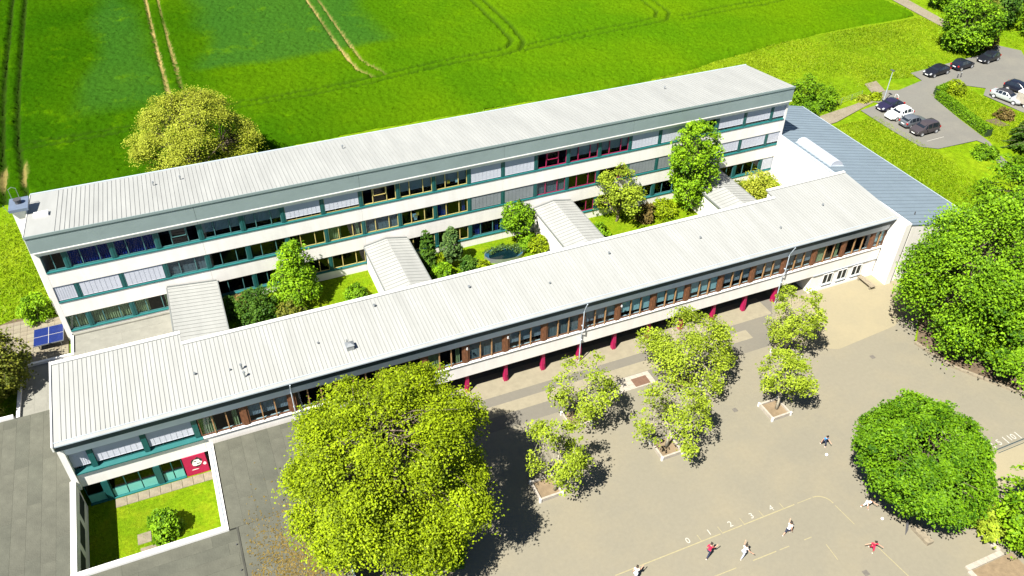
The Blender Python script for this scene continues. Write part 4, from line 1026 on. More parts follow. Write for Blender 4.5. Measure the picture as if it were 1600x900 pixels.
# ------------------------------------------------------------------ trees
PROFILE = {
    'ball': lambda t: np.sqrt(np.clip(1 - (2 * t - 1) ** 2, 0, 1)) ** .85,
    'dome': lambda t: np.where(t < .3, .72 + .28 * np.sin(t / .3 * 1.5708), np.sqrt(np.clip(1 - ((t - .3) / .7) ** 2, 0, 1)) ** .9),
    'cone': lambda t: np.clip(1.08 - t, 0.03, 1) ** .8 * smoothstep(-.05, .16, t),
    'column': lambda t: smoothstep(-.1, .15, t) * np.clip(1.12 - t ** 2.2, .05, 1),
    'flat': lambda t: np.sqrt(np.clip(1 - (1.6 * t - .6) ** 2, 0, 1)) ** .7,
    'vase': lambda t: np.clip(.35 + .95 * t, 0, 1) * np.sqrt(np.clip(1 - np.clip((t - .55) / .45, 0, 1) ** 2, 0, 1)),
}
def tree(name, label, base, r, z0, z1, leafm, n_clump, per, leaf, shape='ball', trunk=.16, barkm='bark', seed=1, cat='tree', group=None, limbs=9, spread=.13, shell=2.4, lump=.14, stems=1, droop=0.0, offset=(0, 0), lobes=0, lobe_r=.36):
    """z0..z1: crown above the base; leaves sit in clumps at the ends of real twigs."""
    rg = np.random.default_rng(seed)
    root = thing(name, label, cat, base, 0, group)
    H = z1 - z0; prof = PROFILE[shape]
    t = rg.uniform(0, 1, n_clump * 6); keep = rg.uniform(0, 1, t.size) < np.maximum(prof(t), .12); t = t[keep][:n_clump]; n = t.size
    a = rg.uniform(0, 2 * np.pi, n)
    lob = np.zeros(n)
    for k in range(7):
        la, lt = rg.uniform(0, 6.28), rg.uniform(.1, 1); lob += rg.uniform(-1, 1.2) * np.exp(-((np.angle(np.exp(1j * (a - la)))) ** 2) / .35 - ((t - lt) ** 2) / .05)
    rho = rg.uniform(0, 1, n) ** (1 / shell) * (1 + lump * lob)
    rad = r * prof(t) * rho
    cx = rad * np.cos(a) + offset[0] * np.clip(t + .4, 0, 1); cy = rad * np.sin(a) + offset[1] * np.clip(t + .4, 0, 1); cz = z0 + t * H + lump * .5 * H * lob * .3
    Cn = np.stack([cx, cy, cz], -1)
    if lobes:
        lt = (np.arange(lobes) + rg.uniform(.2, .8, lobes)) / lobes; la = np.arange(lobes) * 2.39996 + rg.uniform(-.5, .5, lobes)
        rg.shuffle(lt)
        ls = rg.uniform(.7, 1.2, lobes); lr_ = r * np.maximum(prof(lt), .2) * (1 - lobe_r * .95) * rg.uniform(.85, 1.12, lobes)
        LC = np.stack([lr_ * np.cos(la) + offset[0] * lt, lr_ * np.sin(la) + offset[1] * lt, z0 + H * (.12 + .76 * lt)], -1)
        k_ = rg.integers(0, lobes, n); dv = rg.normal(0, 1, (n, 3)); dv /= np.linalg.norm(dv, axis=1)[:, None]
        outw = LC - np.array([0, 0, z0 + H * .35]); outw /= np.linalg.norm(outw, axis=1)[:, None] + 1e-6
        dv = dv + outw[k_] * .55 + np.array([0, 0, .25]); dv /= np.linalg.norm(dv, axis=1)[:, None]
        q_ = LC[k_] + dv * (r * lobe_r * ls[k_] * rg.uniform(0, 1, n) ** (1 / shell))[:, None] * np.array([1, 1, min(1., H / (2 * r) * 1.05)])
        fill = rg.uniform(0, 1, n) < .13
        Cn = np.where(fill[:, None], Cn * np.array([.8, .8, 1]) + np.array([0, 0, 0]), q_)
        Cn[:, 2] = np.clip(Cn[:, 2], z0 * .8, None)
    # wood
    b = MB(); top = z0 + H * (.55 if shape in ('ball', 'dome', 'flat', 'vase') else .9)
    if stems == 1:
        lean = rg.normal(0, .02 * top, 2)
        tp = [(0, 0, -.15), (lean[0] * .3, lean[1] * .3, z0 * .5), (lean[0], lean[1], max(z0, .3)), (lean[0] * 1.4 + offset[0] * .5, lean[1] * 1.4 + offset[1] * .5, top)]
        b.tube(tp, [trunk * 1.35, trunk, trunk * .85, trunk * .25], 8)
    m = min(limbs, n)
    order = rg.permutation(n)
    tips = []
    for k in range(m):
        e = Cn[order[k]] * np.array([.86, .86, 1]); zs = max(.15, min(e[2] - .1, z0 * rg.uniform(.75, 1.1) + .25 * (e[2] - z0)))
        if stems > 1: zs = 0.0
        s = np.array([0, 0, zs]) if stems == 1 else np.array([rg.normal(0, .15), rg.normal(0, .15), -.05])
        mid = s * .45 + e * .55 + np.array([0, 0, -.08 * H + rg.normal(0, .05 * H)])
        w0 = trunk * (.42 if stems == 1 else .5)
        b.tube([s, mid, e], [w0, w0 * .55, w0 * .16], 5)
        tips.append((mid, e))
    tw = min(n - m, int(n * .6), 420) if n > m else 0
    if tips:
        E_ = np.array([x for _, x in tips]); M_ = np.array([x for x, _ in tips])
        for k in order[m:m + tw]:
            e = Cn[k]; d = np.linalg.norm(M_ - e, axis=1); j = int(np.argmin(d))
            s = M_[j] if rg.uniform() < .6 else (M_[j] + E_[j]) / 2
            b.tube([s, (s + e) / 2 + rg.normal(0, .05 * r, 3), e], [trunk * .14, trunk * .09, trunk * .035], 4, cap=False)
    b.build('trunk', barkm, root, smooth=True)
    # leaves
    N = n * per
    ci = np.repeat(np.arange(n), per)
    sg = spread * r if r > 1.2 else spread * 1.2
    co = Cn - np.array([offset[0] * .6, offset[1] * .6, z0 + H * .35]); co /= np.linalg.norm(co, axis=1)[:, None] + 1e-6
    cn = co * .6 + np.array([0, 0, .6]) + rg.normal(0, .25, (n, 3)); cn /= np.linalg.norm(cn, axis=1)[:, None]
    c1 = np.cross(cn, rg.normal(0, 1, (n, 3))); c1 /= np.linalg.norm(c1, axis=1)[:, None] + 1e-9; c2 = np.cross(cn, c1)
    csz = rg.uniform(.6, 1.35, n) * sg
    g3 = np.clip(rg.normal(0, 1, (N, 3)), -1.9, 1.9) * csz[ci][:, None]
    P = Cn[ci] + c1[ci] * g3[:, :1] * 1.15 + c2[ci] * g3[:, 1:2] * 1.15 + cn[ci] * g3[:, 2:] * .38 - cn[ci] * (.35 * (g3[:, :1] ** 2 + g3[:, 1:2] ** 2) / (csz[ci][:, None] + 1e-6))
    P[:, 2] -= droop * np.hypot(P[:, 0] - Cn[ci, 0], P[:, 1] - Cn[ci, 1])
    P[:, 2] = np.maximum(P[:, 2], .05)
    out = P - np.array([offset[0] * .6, offset[1] * .6, z0 + H * .4]); out /= np.linalg.norm(out, axis=1)[:, None] + 1e-6
    nr = cn[ci] * 1.0 + np.array([-.18, -.08, .3]) + rg.normal(0, .5, (N, 3)); nr /= np.linalg.norm(nr, axis=1)[:, None]
    u = np.cross(nr, rg.normal(0, 1, (N, 3))); u /= np.linalg.norm(u, axis=1)[:, None] + 1e-9; w = np.cross(nr, u)
    s = leaf * rg.uniform(.6, 1.25, (N, 1))
    fold = nr * s * .12
    V = np.stack([P - u * s * .5, P - w * s * .32 + fold, P + u * s * .5, P + w * s * .32 + fold], 1).reshape(-1, 3)
    F = np.arange(N * 4).reshape(-1, 4)
    ct = rg.normal(.5, .24, n)
    tint = np.clip(ct[ci] + rg.normal(0, .2, N), 0, 1)
    me = np_mesh('crown', V, F, leafm, {'tint': np.repeat(tint, 4)})
    link('crown', me, root)
    return root

# the big lime-green tree and the playground trees
tree('broad_tree', 'very large yellow-green tree covering the corner between wing and playground', (21.8, -30.7, 0), 7.7, 1.8, 15.0, 'leaf_lime', 2700, 60, .185, 'ball', .42, 'bark', 11, limbs=24, spread=.055, shell=2.4, lump=.16, lobes=60, lobe_r=.22)
G = 'young trees planted in square beds on the playground'
def bed(x, y, label):
    t = thing('tree_bed', label, 'tree bed', (x, y, 0), 0, 'square wooden beds round the playground trees')
    for (x0, x1, y0, y1) in ((-1.0, 1.0, -1.0, -.84), (-1.0, 1.0, .84, 1.0), (-1.0, -.84, -.838, .838), (.84, 1.0, -.838, .838)): MB().box(x0, x1, y0, y1, 0, .36).build('edge_board', 'stone_pale', t)
    for (x0, y0) in ((-1.06, -1.06), (.9, -1.06), (-1.06, .9), (.9, .9)): MB().box(x0, x0 + .16, y0, y0 + .16, 0, .42).build('corner_post', 'white_paint', t)
    MB().box(-.838, .838, -.838, .838, 0, .17).build('bed_soil', 'sand', t)
for (x, y, l1, l2, r, z0, z1, nc, pr_, lf, sd, sh, mt) in (
    (39.7, -26.0, 'pale thin-leaved tree in a bed left of the pale paving patch', 'square bed under the pale tree left of the paving patch', 3.2, 1.5, 7.4, 150, 25, .21, 31, 'ball', 'leaf_spring'),
    (34.6, -31.4, 'pale thin-leaved tree beside the shadow of the very large tree', 'square bed beside the shadow of the very large tree', 2.95, 1.5, 8.0, 150, 25, .21, 32, 'ball', 'leaf_spring'),
    (45.2, -31.0, 'low wide thin tree in the bed nearest to the number line', 'square bed in the middle of the playground with a shadowed corner', 3.5, 2.3, 6.2, 150, 25, .21, 33, 'flat', 'leaf_spring'),
    (56.6, -31.0, 'front tree of the two standing one behind the other on the right', 'square bed under the front tree of the pair on the right', 2.6, 2.1, 6.9, 165, 27, .21, 34, 'ball', 'leaf_spring'),
    (61.6, -25.4, 'rear tree of the two standing one behind the other, by the last magenta columns', 'square bed under the rear tree of the pair on the right', 2.7, 1.4, 8.1, 180, 27, .21, 35, 'ball', 'leaf_spring')):
    tree('playground_tree', l1, (x, y, .1), r, z0, z1, mt, nc, pr_, lf, sh, .12, 'bark_pale', sd, group=G, limbs=14, spread=.085, shell=2.0, lump=.22, lobes=11, lobe_r=.34)
    bed(*{39.7: (39.6, -25.2), 34.6: (34.0, -31.0), 45.2: (45.15, -31.05), 56.6: (56.4, -31.0), 61.6: (61.8, -25.6)}[x], l2)
tree('playground_tree', 'widest and fullest of the playground trees, in front of the magenta columns', (50.9, -24.7, .1), 4.3, 1.8, 7.0, 'leaf_spring', 300, 34, .22, 'flat', .15, 'bark_pale', 36, group=G, limbs=16, spread=.085, shell=2.2, lump=.2, lobes=14, lobe_r=.32)
bed(50.9, -25.0, 'square bed under the widest playground tree')
tree('round_tree', 'dense round bright green tree standing on the right of the playground', (59.9, -43.8, 0), 4.8, 1.9, 11.2, 'leaf_round', 1500, 54, .215, 'ball', .3, 'bark', 41, limbs=10, spread=.065, shell=5.0, lump=.08, lobes=70, lobe_r=.19, offset=(-1.7, .3))
tree('broad_tree', 'tall broad green tree at the right edge, beside the hall', (79.2, -29.4, 0), 7.3, .5, 15.0, 'leaf_green', 760, 84, .27, 'ball', .36, 'bark', 42, limbs=14, spread=.085, shell=2.6, lump=.2, droop=.15, lobes=24, lobe_r=.28)
tree('broad_tree', 'green tree at the right edge, behind and above the tall broad one', (91.5, -24.0, .6), 6.0, 1.2, 13.0, 'leaf_green', 480, 76, .27, 'ball', .34, 'bark', 43, limbs=12, spread=.085, shell=2.6, lump=.2, droop=.15, lobes=24, lobe_r=.28)
tree('broad_tree', 'green tree cut by the right edge, nearest to the hall shadow line', (80.6, -36.0, 0), 4.9, .5, 10.6, 'leaf_green', 420, 80, .27, 'dome', .3, 'bark', 44, limbs=10, spread=.085, shell=2.6, lump=.2, droop=.15, lobes=24, lobe_r=.28)
tree('small_tree', 'bright green tree in the bottom right corner beside the sand pit', (65.6, -50.0, 0), 3.2, .6, 7.2, 'leaf_bright', 330, 34, .29, 'ball', .16, 'bark', 45, limbs=9, spread=.09, shell=2.6, lump=.2)
tree('small_tree', 'lower pale bush tree leaning over the sand pit edging', (63.6, -47.6, 0), 1.5, .3, 3.2, 'leaf_spring', 110, 26, .28, 'ball', .08, 'bark', 46, limbs=7, spread=.12, lump=.25)
tree('broad_tree', 'yellow-blossoming round tree behind the three-storey block', (14.6, 24.6, 2), 7.4, .8, 11.4, 'leaf_yellow', 1500, 46, .19, 'dome', .34, 'bark', 47, limbs=14, spread=.06, shell=3.0, lump=.1, lobes=50, lobe_r=.22)
# courtyard planting
tree('courtyard_tree', 'bright green pointed tree in the leftmost courtyard', (20.4, -2.1, 2), 2.5, .5, 7.0, 'leaf_bright', 300, 26, .26, 'cone', .11, 'bark', 51, limbs=10, spread=.11, shell=2.6, lump=.3)
tree('cypress', 'narrow dark green cypress beside the second connecting corridor', (33.9, -2.2, 2), .85, .1, 5.0, 'leaf_dark', 190, 24, .22, 'column', .09, 'bark', 52, limbs=6, spread=.10, shell=4, lump=.1)
tree('juniper', 'blue-green juniper with bare reddish stem in the second courtyard', (36.3, -2.5, 2), 1.15, .9, 4.9, 'leaf_blue', 170, 24, .24, 'column', .12, 'wood_brown', 53, limbs=8, spread=.11, shell=3, lump=.25)
tree('courtyard_tree', 'small leafy tree standing against the windows right of the pond', (44.3, -1.2, 2), 1.8, 1.9, 4.8, 'leaf_green', 120, 24, .27, 'ball', .08, 'bark', 54, limbs=8, spread=.13, lump=.3)
tree('courtyard_tree', 'loose yellow-green tree left of the tallest courtyard tree', (56.3, -1.7, 2), 3.05, .4, 6.9, 'leaf_spring', 220, 20, .26, 'ball', .12, 'bark', 55, limbs=13, spread=.1, shell=2.0, lump=.28, lobes=12)
tree('courtyard_tree', 'tallest courtyard tree, bright green, in front of the upper windows', (65.1, -2.6, 2), 2.75, .7, 11.2, 'leaf_bright', 430, 26, .27, 'ball', .15, 'bark', 56, limbs=12, spread=.095, shell=2.6, lump=.22)
for k, (x, y, z, r, h, lm, lab, nc) in enumerate((
    (16.3, -3.4, 2, 2.0, 3.3, 'leaf_dark', 'large dark bush beside the leftmost corridor', 150), (13.95, -1.9, 2, .95, 2.2, 'leaf_dark', 'small dark bush against the leftmost corridor wall', 60), (15.4, -2.2, 2, 1.0, 2.4, 'leaf_brown', 'brownish bush between two dark bushes in the leftmost courtyard', 60),
    (19.2, -4.6, 2, 1.6, 1.9, 'leaf_olive', 'olive bush at the front of the leftmost courtyard', 90), (25.7, -4.0, 2, 1.2, 1.6, 'leaf_green', 'low green bush on the lawn left of the second corridor', 80), (34.7, -4.0, 2, 1.2, 1.6, 'leaf_green', 'green bush at the foot of the cypress', 80),
    (35.0, -2.6, 2, .7, 2.0, 'leaf_lime', 'yellow-green shrub between cypress and juniper', 50), (37.7, -4.2, 2, 1.0, 1.9, 'leaf_dark', 'dark low conifer bush right of the juniper', 80), (39.0, -4.6, 2, .9, 1.2, 'leaf_lime', 'yellow-green bush left of the pond', 70), (45.0, -2.5, 2, 1.1, 1.7, 'leaf_green', 'green bush right of the pond', 80),
    (45.7, -3.6, 2, 1.2, 1.8, 'leaf_lime', 'bright bush against the third corridor', 70), (59.6, -2.6, 2, 1.2, 2.0, 'leaf_brown', 'brown-leaved bush in the third courtyard', 60), (61.9, -2.4, 2, 1.7, 1.8, 'leaf_lime', 'yellow-green bush at the foot of the tallest courtyard tree', 90), (53.2, -3.4, 2, 1.2, 1.4, 'leaf_green', 'low green bush beside the third corridor', 60),
    (74.6, -3.0, 2, 2.3, 2.9, 'leaf_yellow', 'pale flowering bush in the rightmost courtyard', 150), (71.6, -2.4, 2, 1.2, 2.3, 'leaf_olive', 'olive bush beside the rightmost corridor', 70),
    (5.75, -23.5, 0, 1.15, 2.2, 'leaf_green', 'single round bush on the small courtyard lawn', 130), (-3.0, 4.6, 2, 1.6, 2.6, 'leaf_bright', 'round bright bush beside the left gable and paved terrace', 130),
    (94.6, 14.0, 2, 1.7, 4.8, 'leaf_green', 'upright dark green bush just behind the right end of the block', 130), (97.2, 13.2, 2, 2.4, 3.0, 'leaf_green', 'wide green bush behind the blue-grey hall roof', 170), (93.0, 11.2, 2, 1.8, 2.5, 'leaf_round', 'low bush at the back corner of the hall', 90),
    (118.3, 9.2, 2, 1.5, 2.0, 'leaf_lime', 'yellow-green bush at the end of the car park hedge', 90), (106.2, 12.0, 2, 1.0, .9, 'leaf_lime', 'low yellow-green plants at the foot of the street lamp', 60), (104, 12.0, 2, .9, .9, 'leaf_yellow', 'pale plants beside the footpath left of the street lamp', 40),
    (107.6, -6.4, 1.9, 1.7, 1.6, 'leaf_green', 'low bush on the grass tip below the car park', 90), (118.5, -3.6, 2, 1.7, 1.5, 'leaf_lime', 'low yellow-green bush on the car park island', 80), (118.6, .6, 2, 1.3, 1.5, 'leaf_brown', 'dry brown bush by the bare soil on the island', 70),
    (24.6, -33.6, 0, 1.5, 1.5, 'leaf_green', 'low green bush under the very large tree at the bottom edge', 80))):
    tree('bush', lab, (x, y, z), r, .02, h, lm, nc, 26, .24, 'dome', .06, 'bark', 100 + k, 'bush', 'bushes in the courtyards and around the school', 6, .13, 2.6, .22, stems=3)
# left edge
tree('small_tree', 'olive-brown tree at the left edge shading the little felt roof', (-5.6, -4.6, 1.6), 2.9, .4, 6.4, 'leaf_olive', 330, 26, .27, 'ball', .13, 'bark', 61, limbs=10, spread=.11, shell=2.4, lump=.25)
tree('small_tree', 'dark tree cut by the left edge in front of the olive-brown one', (-7.2, -7.6, 1.2), 2.2, .4, 5.2, 'leaf_olive', 200, 26, .27, 'ball', .12, 'bark', 62, limbs=8, spread=.12, lump=.25)
# upper right
tree('broad_tree', 'dark green tree behind the parked black cars', (131.8, 20.9, 2), 4.3, .3, 9.0, 'leaf_green', 420, 28, .40, 'ball', .26, 'bark', 63, limbs=10, spread=.1, shell=2.8, lump=.25)
tree('small_tree', 'purple-brown leaved shrub tree beside the dark tree behind the cars', (135.6, 20.2, 2), 2.3, .2, 4.6, 'leaf_brown', 160, 26, .34, 'dome', .14, 'bark', 64, limbs=7, spread=.12, lump=.2)
for k, (x, y, r, h, lm, lab) in enumerate(((137.2, 24.5, 3.2, 7.5, 'leaf_olive', 'olive tree right behind the dark tree, beside the field path'), (145.5, 27.5, 4.2, 9.5, 'leaf_dark', 'darkest tree in the top right corner'), (149, 20.5, 3.8, 6.0, 'leaf_green', 'green tree right of the car park entrance'), (144.5, 36, 4.0, 8.5, 'leaf_green', 'green tree at the top edge beside the field path'), (156, 30, 4.5, 9, 'leaf_green', 'tree at the far right behind the darkest one'), (153, 14.5, 2.2, 3.2, 'leaf_lime', 'yellow-green bush at the car park entrance'))):
    tree('broad_tree', lab, (x, y, 2), r, .3, h, lm, 300, 26, .42, 'ball', .24, 'bark', 70 + k, 'tree', 'trees beyond the car park', 9, .11, 2.6, .25)
# conifer: layered drooping branches
def conifer(name, label, base, r, h, seed):
    rg = np.random.default_rng(seed); root = thing(name, label, 'tree', base)
    b = MB().tube([(0, 0, -.2), (0, 0, h * .6), (0, 0, h)], [.24, .14, .03], 7)
    P, U = [], []
    z = .7
    while z < h - .2:
        f = 1 - z / h; L = r * (.25 + .75 * f) * rg.uniform(.85, 1.1); nb = 9
        for k in range(nb):
            a = 6.283 * k / nb + rg.uniform(-.3, .3); d = np.array([math.cos(a), math.sin(a), 0])
            b.tube([(0, 0, z), tuple(d * L * .5 + np.array([0, 0, z + .12])), tuple(d * L + np.array([0, 0, z - .35 * L * .5]))], [.05, .03, .01], 4, cap=False)
            m = int(130 * L / r) + 20; s = rg.uniform(.1, 1, m) ** .7
            p = d[None] * (L * s)[:, None]; p[:, 2] = z + .12 * np.sin(s * 3) - .18 * L * s ** 2
            sd = np.array([-d[1], d[0], 0]); p = p + sd[None] * rg.normal(0, .22, m)[:, None] * (1.1 - s)[:, None] * L * .6; p[:, 2] -= np.abs(rg.normal(0, .16, m))
            P.append(p); U.append(np.repeat(d[None], m, 0) + rg.normal(0, .35, (m, 3)))
        z += .42
    b.build('trunk', 'bark', root)
    P, U = np.concatenate(P), np.concatenate(U); N = len(P); U /= np.linalg.norm(U, axis=1)[:, None]
    W = np.cross(U, np.array([0, 0, 1.]) + rg.normal(0, .4, (N, 3))); W /= np.linalg.norm(W, axis=1)[:, None]
    s = rg.uniform(.2, .38, (N, 1)); dn = np.array([0, 0, -.10]) * s
    V = np.stack([P - U * s * .5, P - W * s * .25, P + U * s * .6 + dn, P + W * s * .25], 1).reshape(-1, 3)
    link('crown', np_mesh('crown', V, np.arange(N * 4).reshape(-1, 4), 'leaf_dark', {'tint': np.repeat(np.clip(rg.normal(.55, .25, N), 0, 1), 4)}), root)
conifer('conifer', 'dark drooping conifer at the right edge below the car park', (114.6, -7.6, 1.9), 4.0, 7.8, 5)

# clipped hedge round the car park island
hd = thing('hedge', 'clipped dark green hedge along the car park island', 'hedge', (113, 4, 2))
def hedge_run(a, b_, w, h, n, seed):
    rg = np.random.default_rng(seed); a = np.array(a, float); b_ = np.array(b_, float); L = np.linalg.norm(b_ - a); d = (b_ - a) / L; nn = np.array([-d[1], d[0]])
    s = rg.uniform(0, L, n); face = rg.integers(0, 4, n); u = rg.uniform(-1, 1, n); v = rg.uniform(0, 1, n)
    off = np.where(face == 0, -w / 2, np.where(face == 1, w / 2, u * w / 2)); z = np.where(face < 2, v * h, h) + rg.normal(0, .07, n)
    off = off + rg.normal(0, .06, n)
    P = np.stack([a[0] + d[0] * s + nn[0] * off - 113, a[1] + d[1] * s + nn[1] * off - 4, np.maximum(z, .03)], -1)
    nr = np.stack([np.where(face == 0, -nn[0], np.where(face == 1, nn[0], 0)), np.where(face == 0, -nn[1], np.where(face == 1, nn[1], 0)), np.where(face >= 2, 1., .3)], -1) + rg.normal(0, .45, (n, 3)); nr /= np.linalg.norm(nr, axis=1)[:, None]
    uu = np.cross(nr, rg.normal(0, 1, (n, 3))); uu /= np.linalg.norm(uu, axis=1)[:, None]; ww = np.cross(nr, uu); sz = rg.uniform(.12, .26, (n, 1))
    V = np.stack([P - uu * sz * .5, P - ww * sz * .35, P + uu * sz * .5, P + ww * sz * .35], 1).reshape(-1, 3)
    link('hedge_foliage', np_mesh('hedge_foliage', V, np.arange(n * 4).reshape(-1, 4), 'leaf_green', {'tint': np.repeat(np.clip(rg.normal(.4, .25, n), 0, 1), 4)}), hd)
    c = MB().hexa([(*(a - nn * w * .42 - (113, 4)), 0), (*(b_ - nn * w * .42 - (113, 4)), 0), (*(b_ + nn * w * .42 - (113, 4)), 0), (*(a + nn * w * .42 - (113, 4)), 0)], [(*(a - nn * w * .4 - (113, 4)), h - .1), (*(b_ - nn * w * .4 - (113, 4)), h - .1), (*(b_ + nn * w * .4 - (113, 4)), h - .1), (*(a + nn * w * .4 - (113, 4)), h - .1)])
    c.build('hedge_core', 'hedge_dark', hd)
hedge_run((114.9, 8.9), (112.2, -2.6), 1.0, 1.1, 6500, 1)
hedge_run((115.3, 9.5), (119.0, 10.3), 1.0, 1.1, 2600, 2)

# ------------------------------------------------------------------ cars
STYLE = {   # stations along the length (x, top z); belt height; glass from / to station index
    'hatch': ([(0, .50), (.06, .66), (.35, .76), (1.05, .90), (1.20, .95), (1.95, 1.42), (2.55, 1.49), (3.30, 1.45), (3.85, 1.02), (3.98, .92), (4.02, .55)], 4, 8),
    'sedan': ([(0, .48), (.06, .62), (.4, .74), (1.25, .88), (1.40, .92), (2.15, 1.36), (2.75, 1.42), (3.35, 1.37), (3.95, 1.00), (4.42, .96), (4.48, .58)], 4, 8),
    'beetle': ([(0, .45), (.10, .62), (.45, .80), (1.0, .95), (1.15, 1.0), (1.85, 1.42), (2.35, 1.50), (2.95, 1.38), (3.55, 1.06), (3.95, .80), (4.05, .50)], 4, 8),
    'van': ([(0, .55), (.06, .78), (.30, .90), (.75, 1.02), (.88, 1.08), (1.65, 1.56), (2.4, 1.64), (3.55, 1.60), (4.02, 1.10), (4.12, 1.0), (4.16, .58)], 4, 8),
}
def car(label, loc, rz, paint, style='hatch', W=1.74, roof=None, group='cars parked beside the school'):
    st, g0, g1 = STYLE[style]; L = st[-1][0]; hw = W / 2
    root = thing('parked_car', label, 'car', loc, rz, group)
    def ring(i):
        x, zt = st[i]; e = min(1, .80 + .2 * min(x, L - x) / .55); w = hw * e
        zb = min(.90, zt - .03); cab = g0 < i < g1
        wt = w * .76 if cab else w * .84
        zl = .24 if .1 < x < L - .1 else .32
        half = [(w * .88, zl), (w, zl + .16), (w * 1.0, (zl + zb) / 2 + .1), (w * .965, zb), (wt, zt - (.05 if cab else .012)), (wt * .6, zt)]
        pts = [(x - L / 2, y, z) for y, z in half] + [(x - L / 2, -y, z) for y, z in reversed(half)]
        return pts
    rings = [ring(i) for i in range(len(st))]; n = len(rings[0]); b = MB()
    k = 0
    for rg_ in rings: b.v += rg_
    for i in range(len(rings) - 1):
        for j in range(n):
            b.f.append((i * n + j, i * n + (j + 1) % n, (i + 1) * n + (j + 1) % n, (i + 1) * n + j))
            b.mi.append(1 if (roof and g0 <= i < g1 and j in (4, 5, 6)) else 0)
    b.f.append(tuple(range(n))); b.mi.append(0); b.f.append(tuple((len(rings) - 1) * n + j for j in range(n))[::-1]); b.mi.append(0)
    me = b.mesh('body', [paint] + ([roof] if roof else []))
    o = link('body', me, root); me.polygons.foreach_set('use_smooth', [True] * len(me.polygons))
    md = o.modifiers.new('bevel', 'BEVEL'); md.width = .025; md.segments = 2; md.limit_method = 'ANGLE'; md.angle_limit = R(25)
    def inset(quad, f, off):
        q_ = [Vector(p) for p in quad]; c = sum(q_, Vector()) / 4; nn = (q_[1] - q_[0]).cross(q_[3] - q_[0]).normalized()
        if nn.dot(c - Vector((0, 0, .7))) < 0: nn = -nn
        return [c + (p - c) * f + nn * off for p in q_]
    # side windows
    for s in (0, 1):
        for i in range(g0, g1):
            A, B_ = (3, 4) if s == 0 else (n - 4, n - 5)
            q_ = [rings[i][A], rings[i + 1][A], rings[i + 1][B_], rings[i][B_]]
            if i == g0: q_ = [Vector(q_[0]).lerp(Vector(q_[1]), .35), q_[1], q_[2], Vector(q_[3]).lerp(Vector(q_[2]), .55)]
            if i == g1 - 1: q_ = [q_[0], Vector(q_[1]).lerp(Vector(q_[0]), .35), Vector(q_[2]).lerp(Vector(q_[3]), .6), q_[3]]
            MB().poly(inset(q_, .86, .012)).build('side_window', 'car_glass', root)
    for name, i in (('windscreen', g0), ('rear_window', g1 - 1)):
        q_ = [rings[i][4], rings[i][n - 5], rings[i + 1][n - 5], rings[i + 1][4]]
        p = [Vector(v) for v in q_]
        p = [Vector((v.x, v.y, v.z + .012)) for v in p]
        MB().poly(inset(p, .88, .016)).build(name, 'car_glass', root)
    # wheels
    def wheel_mesh():
        t = MB().tube([(0, -.10, 0), (0, -.075, 0), (0, .075, 0), (0, .10, 0)], [.27, .315, .315, .27], 16); return t.mesh('wheel', 'rubber')
    def rim_mesh():
        t = MB().tube([(0, -.112, 0), (0, .112, 0)], .20, 14); return t.mesh('rim', 'rim')
    for x in (.82 - L / 2, L / 2 - .78):
        for s in (-1, 1):
            w = link('wheel', cached('wheel', wheel_mesh), root, (x, s * (hw - .07), .315)); link('rim', cached('rim', rim_mesh), w)
            MB().tube([(x, s * (hw - .02), .31), (x, s * (hw + .004), .31)], .345, 14).build('wheel_arch', 'metal_dark', root)
    for s in (-1, 1):
        MB().hexa([(.02 - L / 2, s * .60 - .13, .54), (.30 - L / 2, s * .60 - .13, .54), (.30 - L / 2, s * .60 + .13, .54), (.02 - L / 2, s * .60 + .13, .54)], [(.06 - L / 2, s * .60 - .11, .64), (.30 - L / 2, s * .60 - .11, .72), (.30 - L / 2, s * .60 + .11, .72), (.06 - L / 2, s * .60 + .11, .64)]).build('headlight', 'lamp_white', root)
        MB().box(L / 2 - .14, L / 2 - .02, s * .66 - .12, s * .66 + .12, .70, .92).build('tail_light', 'lamp_red', root)
        MB().box(1.35 - L / 2, 1.5 - L / 2, s * (hw + .09) - .08, s * (hw + .09) + .08, .92, 1.04).build('mirror', paint, root)
    MB().box(-L / 2 - .015, -L / 2 + .02, -.26, .26, .36, .47).build('number_plate', 'plate', root)
    MB().box(L / 2 - .02, L / 2 + .015, -.26, .26, .58, .69).build('number_plate', 'plate', root)
    MB().box(-L / 2 + .0, -L / 2 + .05, -.55, .55, .50, .56).build('grille', 'metal_dark', root)
    return root
for nm, c, ro in (('paint_purple', (.018, .016, .040), .22), ('paint_white', (.80, .80, .80), .3), ('paint_grey', (.13, .145, .165), .28), ('paint_brown', (.045, .038, .042), .25), ('paint_black', (.010, .011, .016), .2), ('paint_navy', (.010, .012, .022), .2), ('paint_silver', (.46, .48, .50), .3), ('soft_top', (.02, .02, .026), .8)):
    mat(nm, c, ro, .04, 2, metal=.35 if 'silver' in nm or 'grey' in nm else 0., spec=.5)
Z = 2.03
car('dark purple rounded car, leftmost of the front row beside the lamp', (105.7, 8.7, Z), R(2), 'paint_purple', 'beetle')
car('white hatchback in the front row of the car park', (105.0, 6.2, Z), R(2), 'paint_white', 'hatch')
car('grey hatchback parked tail-first between the white and the dark brown car', (105.2, 3.75, Z), R(182), 'paint_grey', 'hatch')
car('dark brown tall hatchback at the right end of the front row', (105.0, 1.5, Z), R(2), 'paint_brown', 'van')
car('long black saloon, leftmost in the back row', (120.9, 15.2, Z), R(6), 'paint_black', 'sedan')
car('black hatchback with its tail to the long black saloon', (126.5, 15.5, Z), R(186), 'paint_navy', 'hatch')
car('black hatchback at the right end of the back row under the tree', (132.5, 16.0, Z), R(8), 'paint_black', 'hatch')
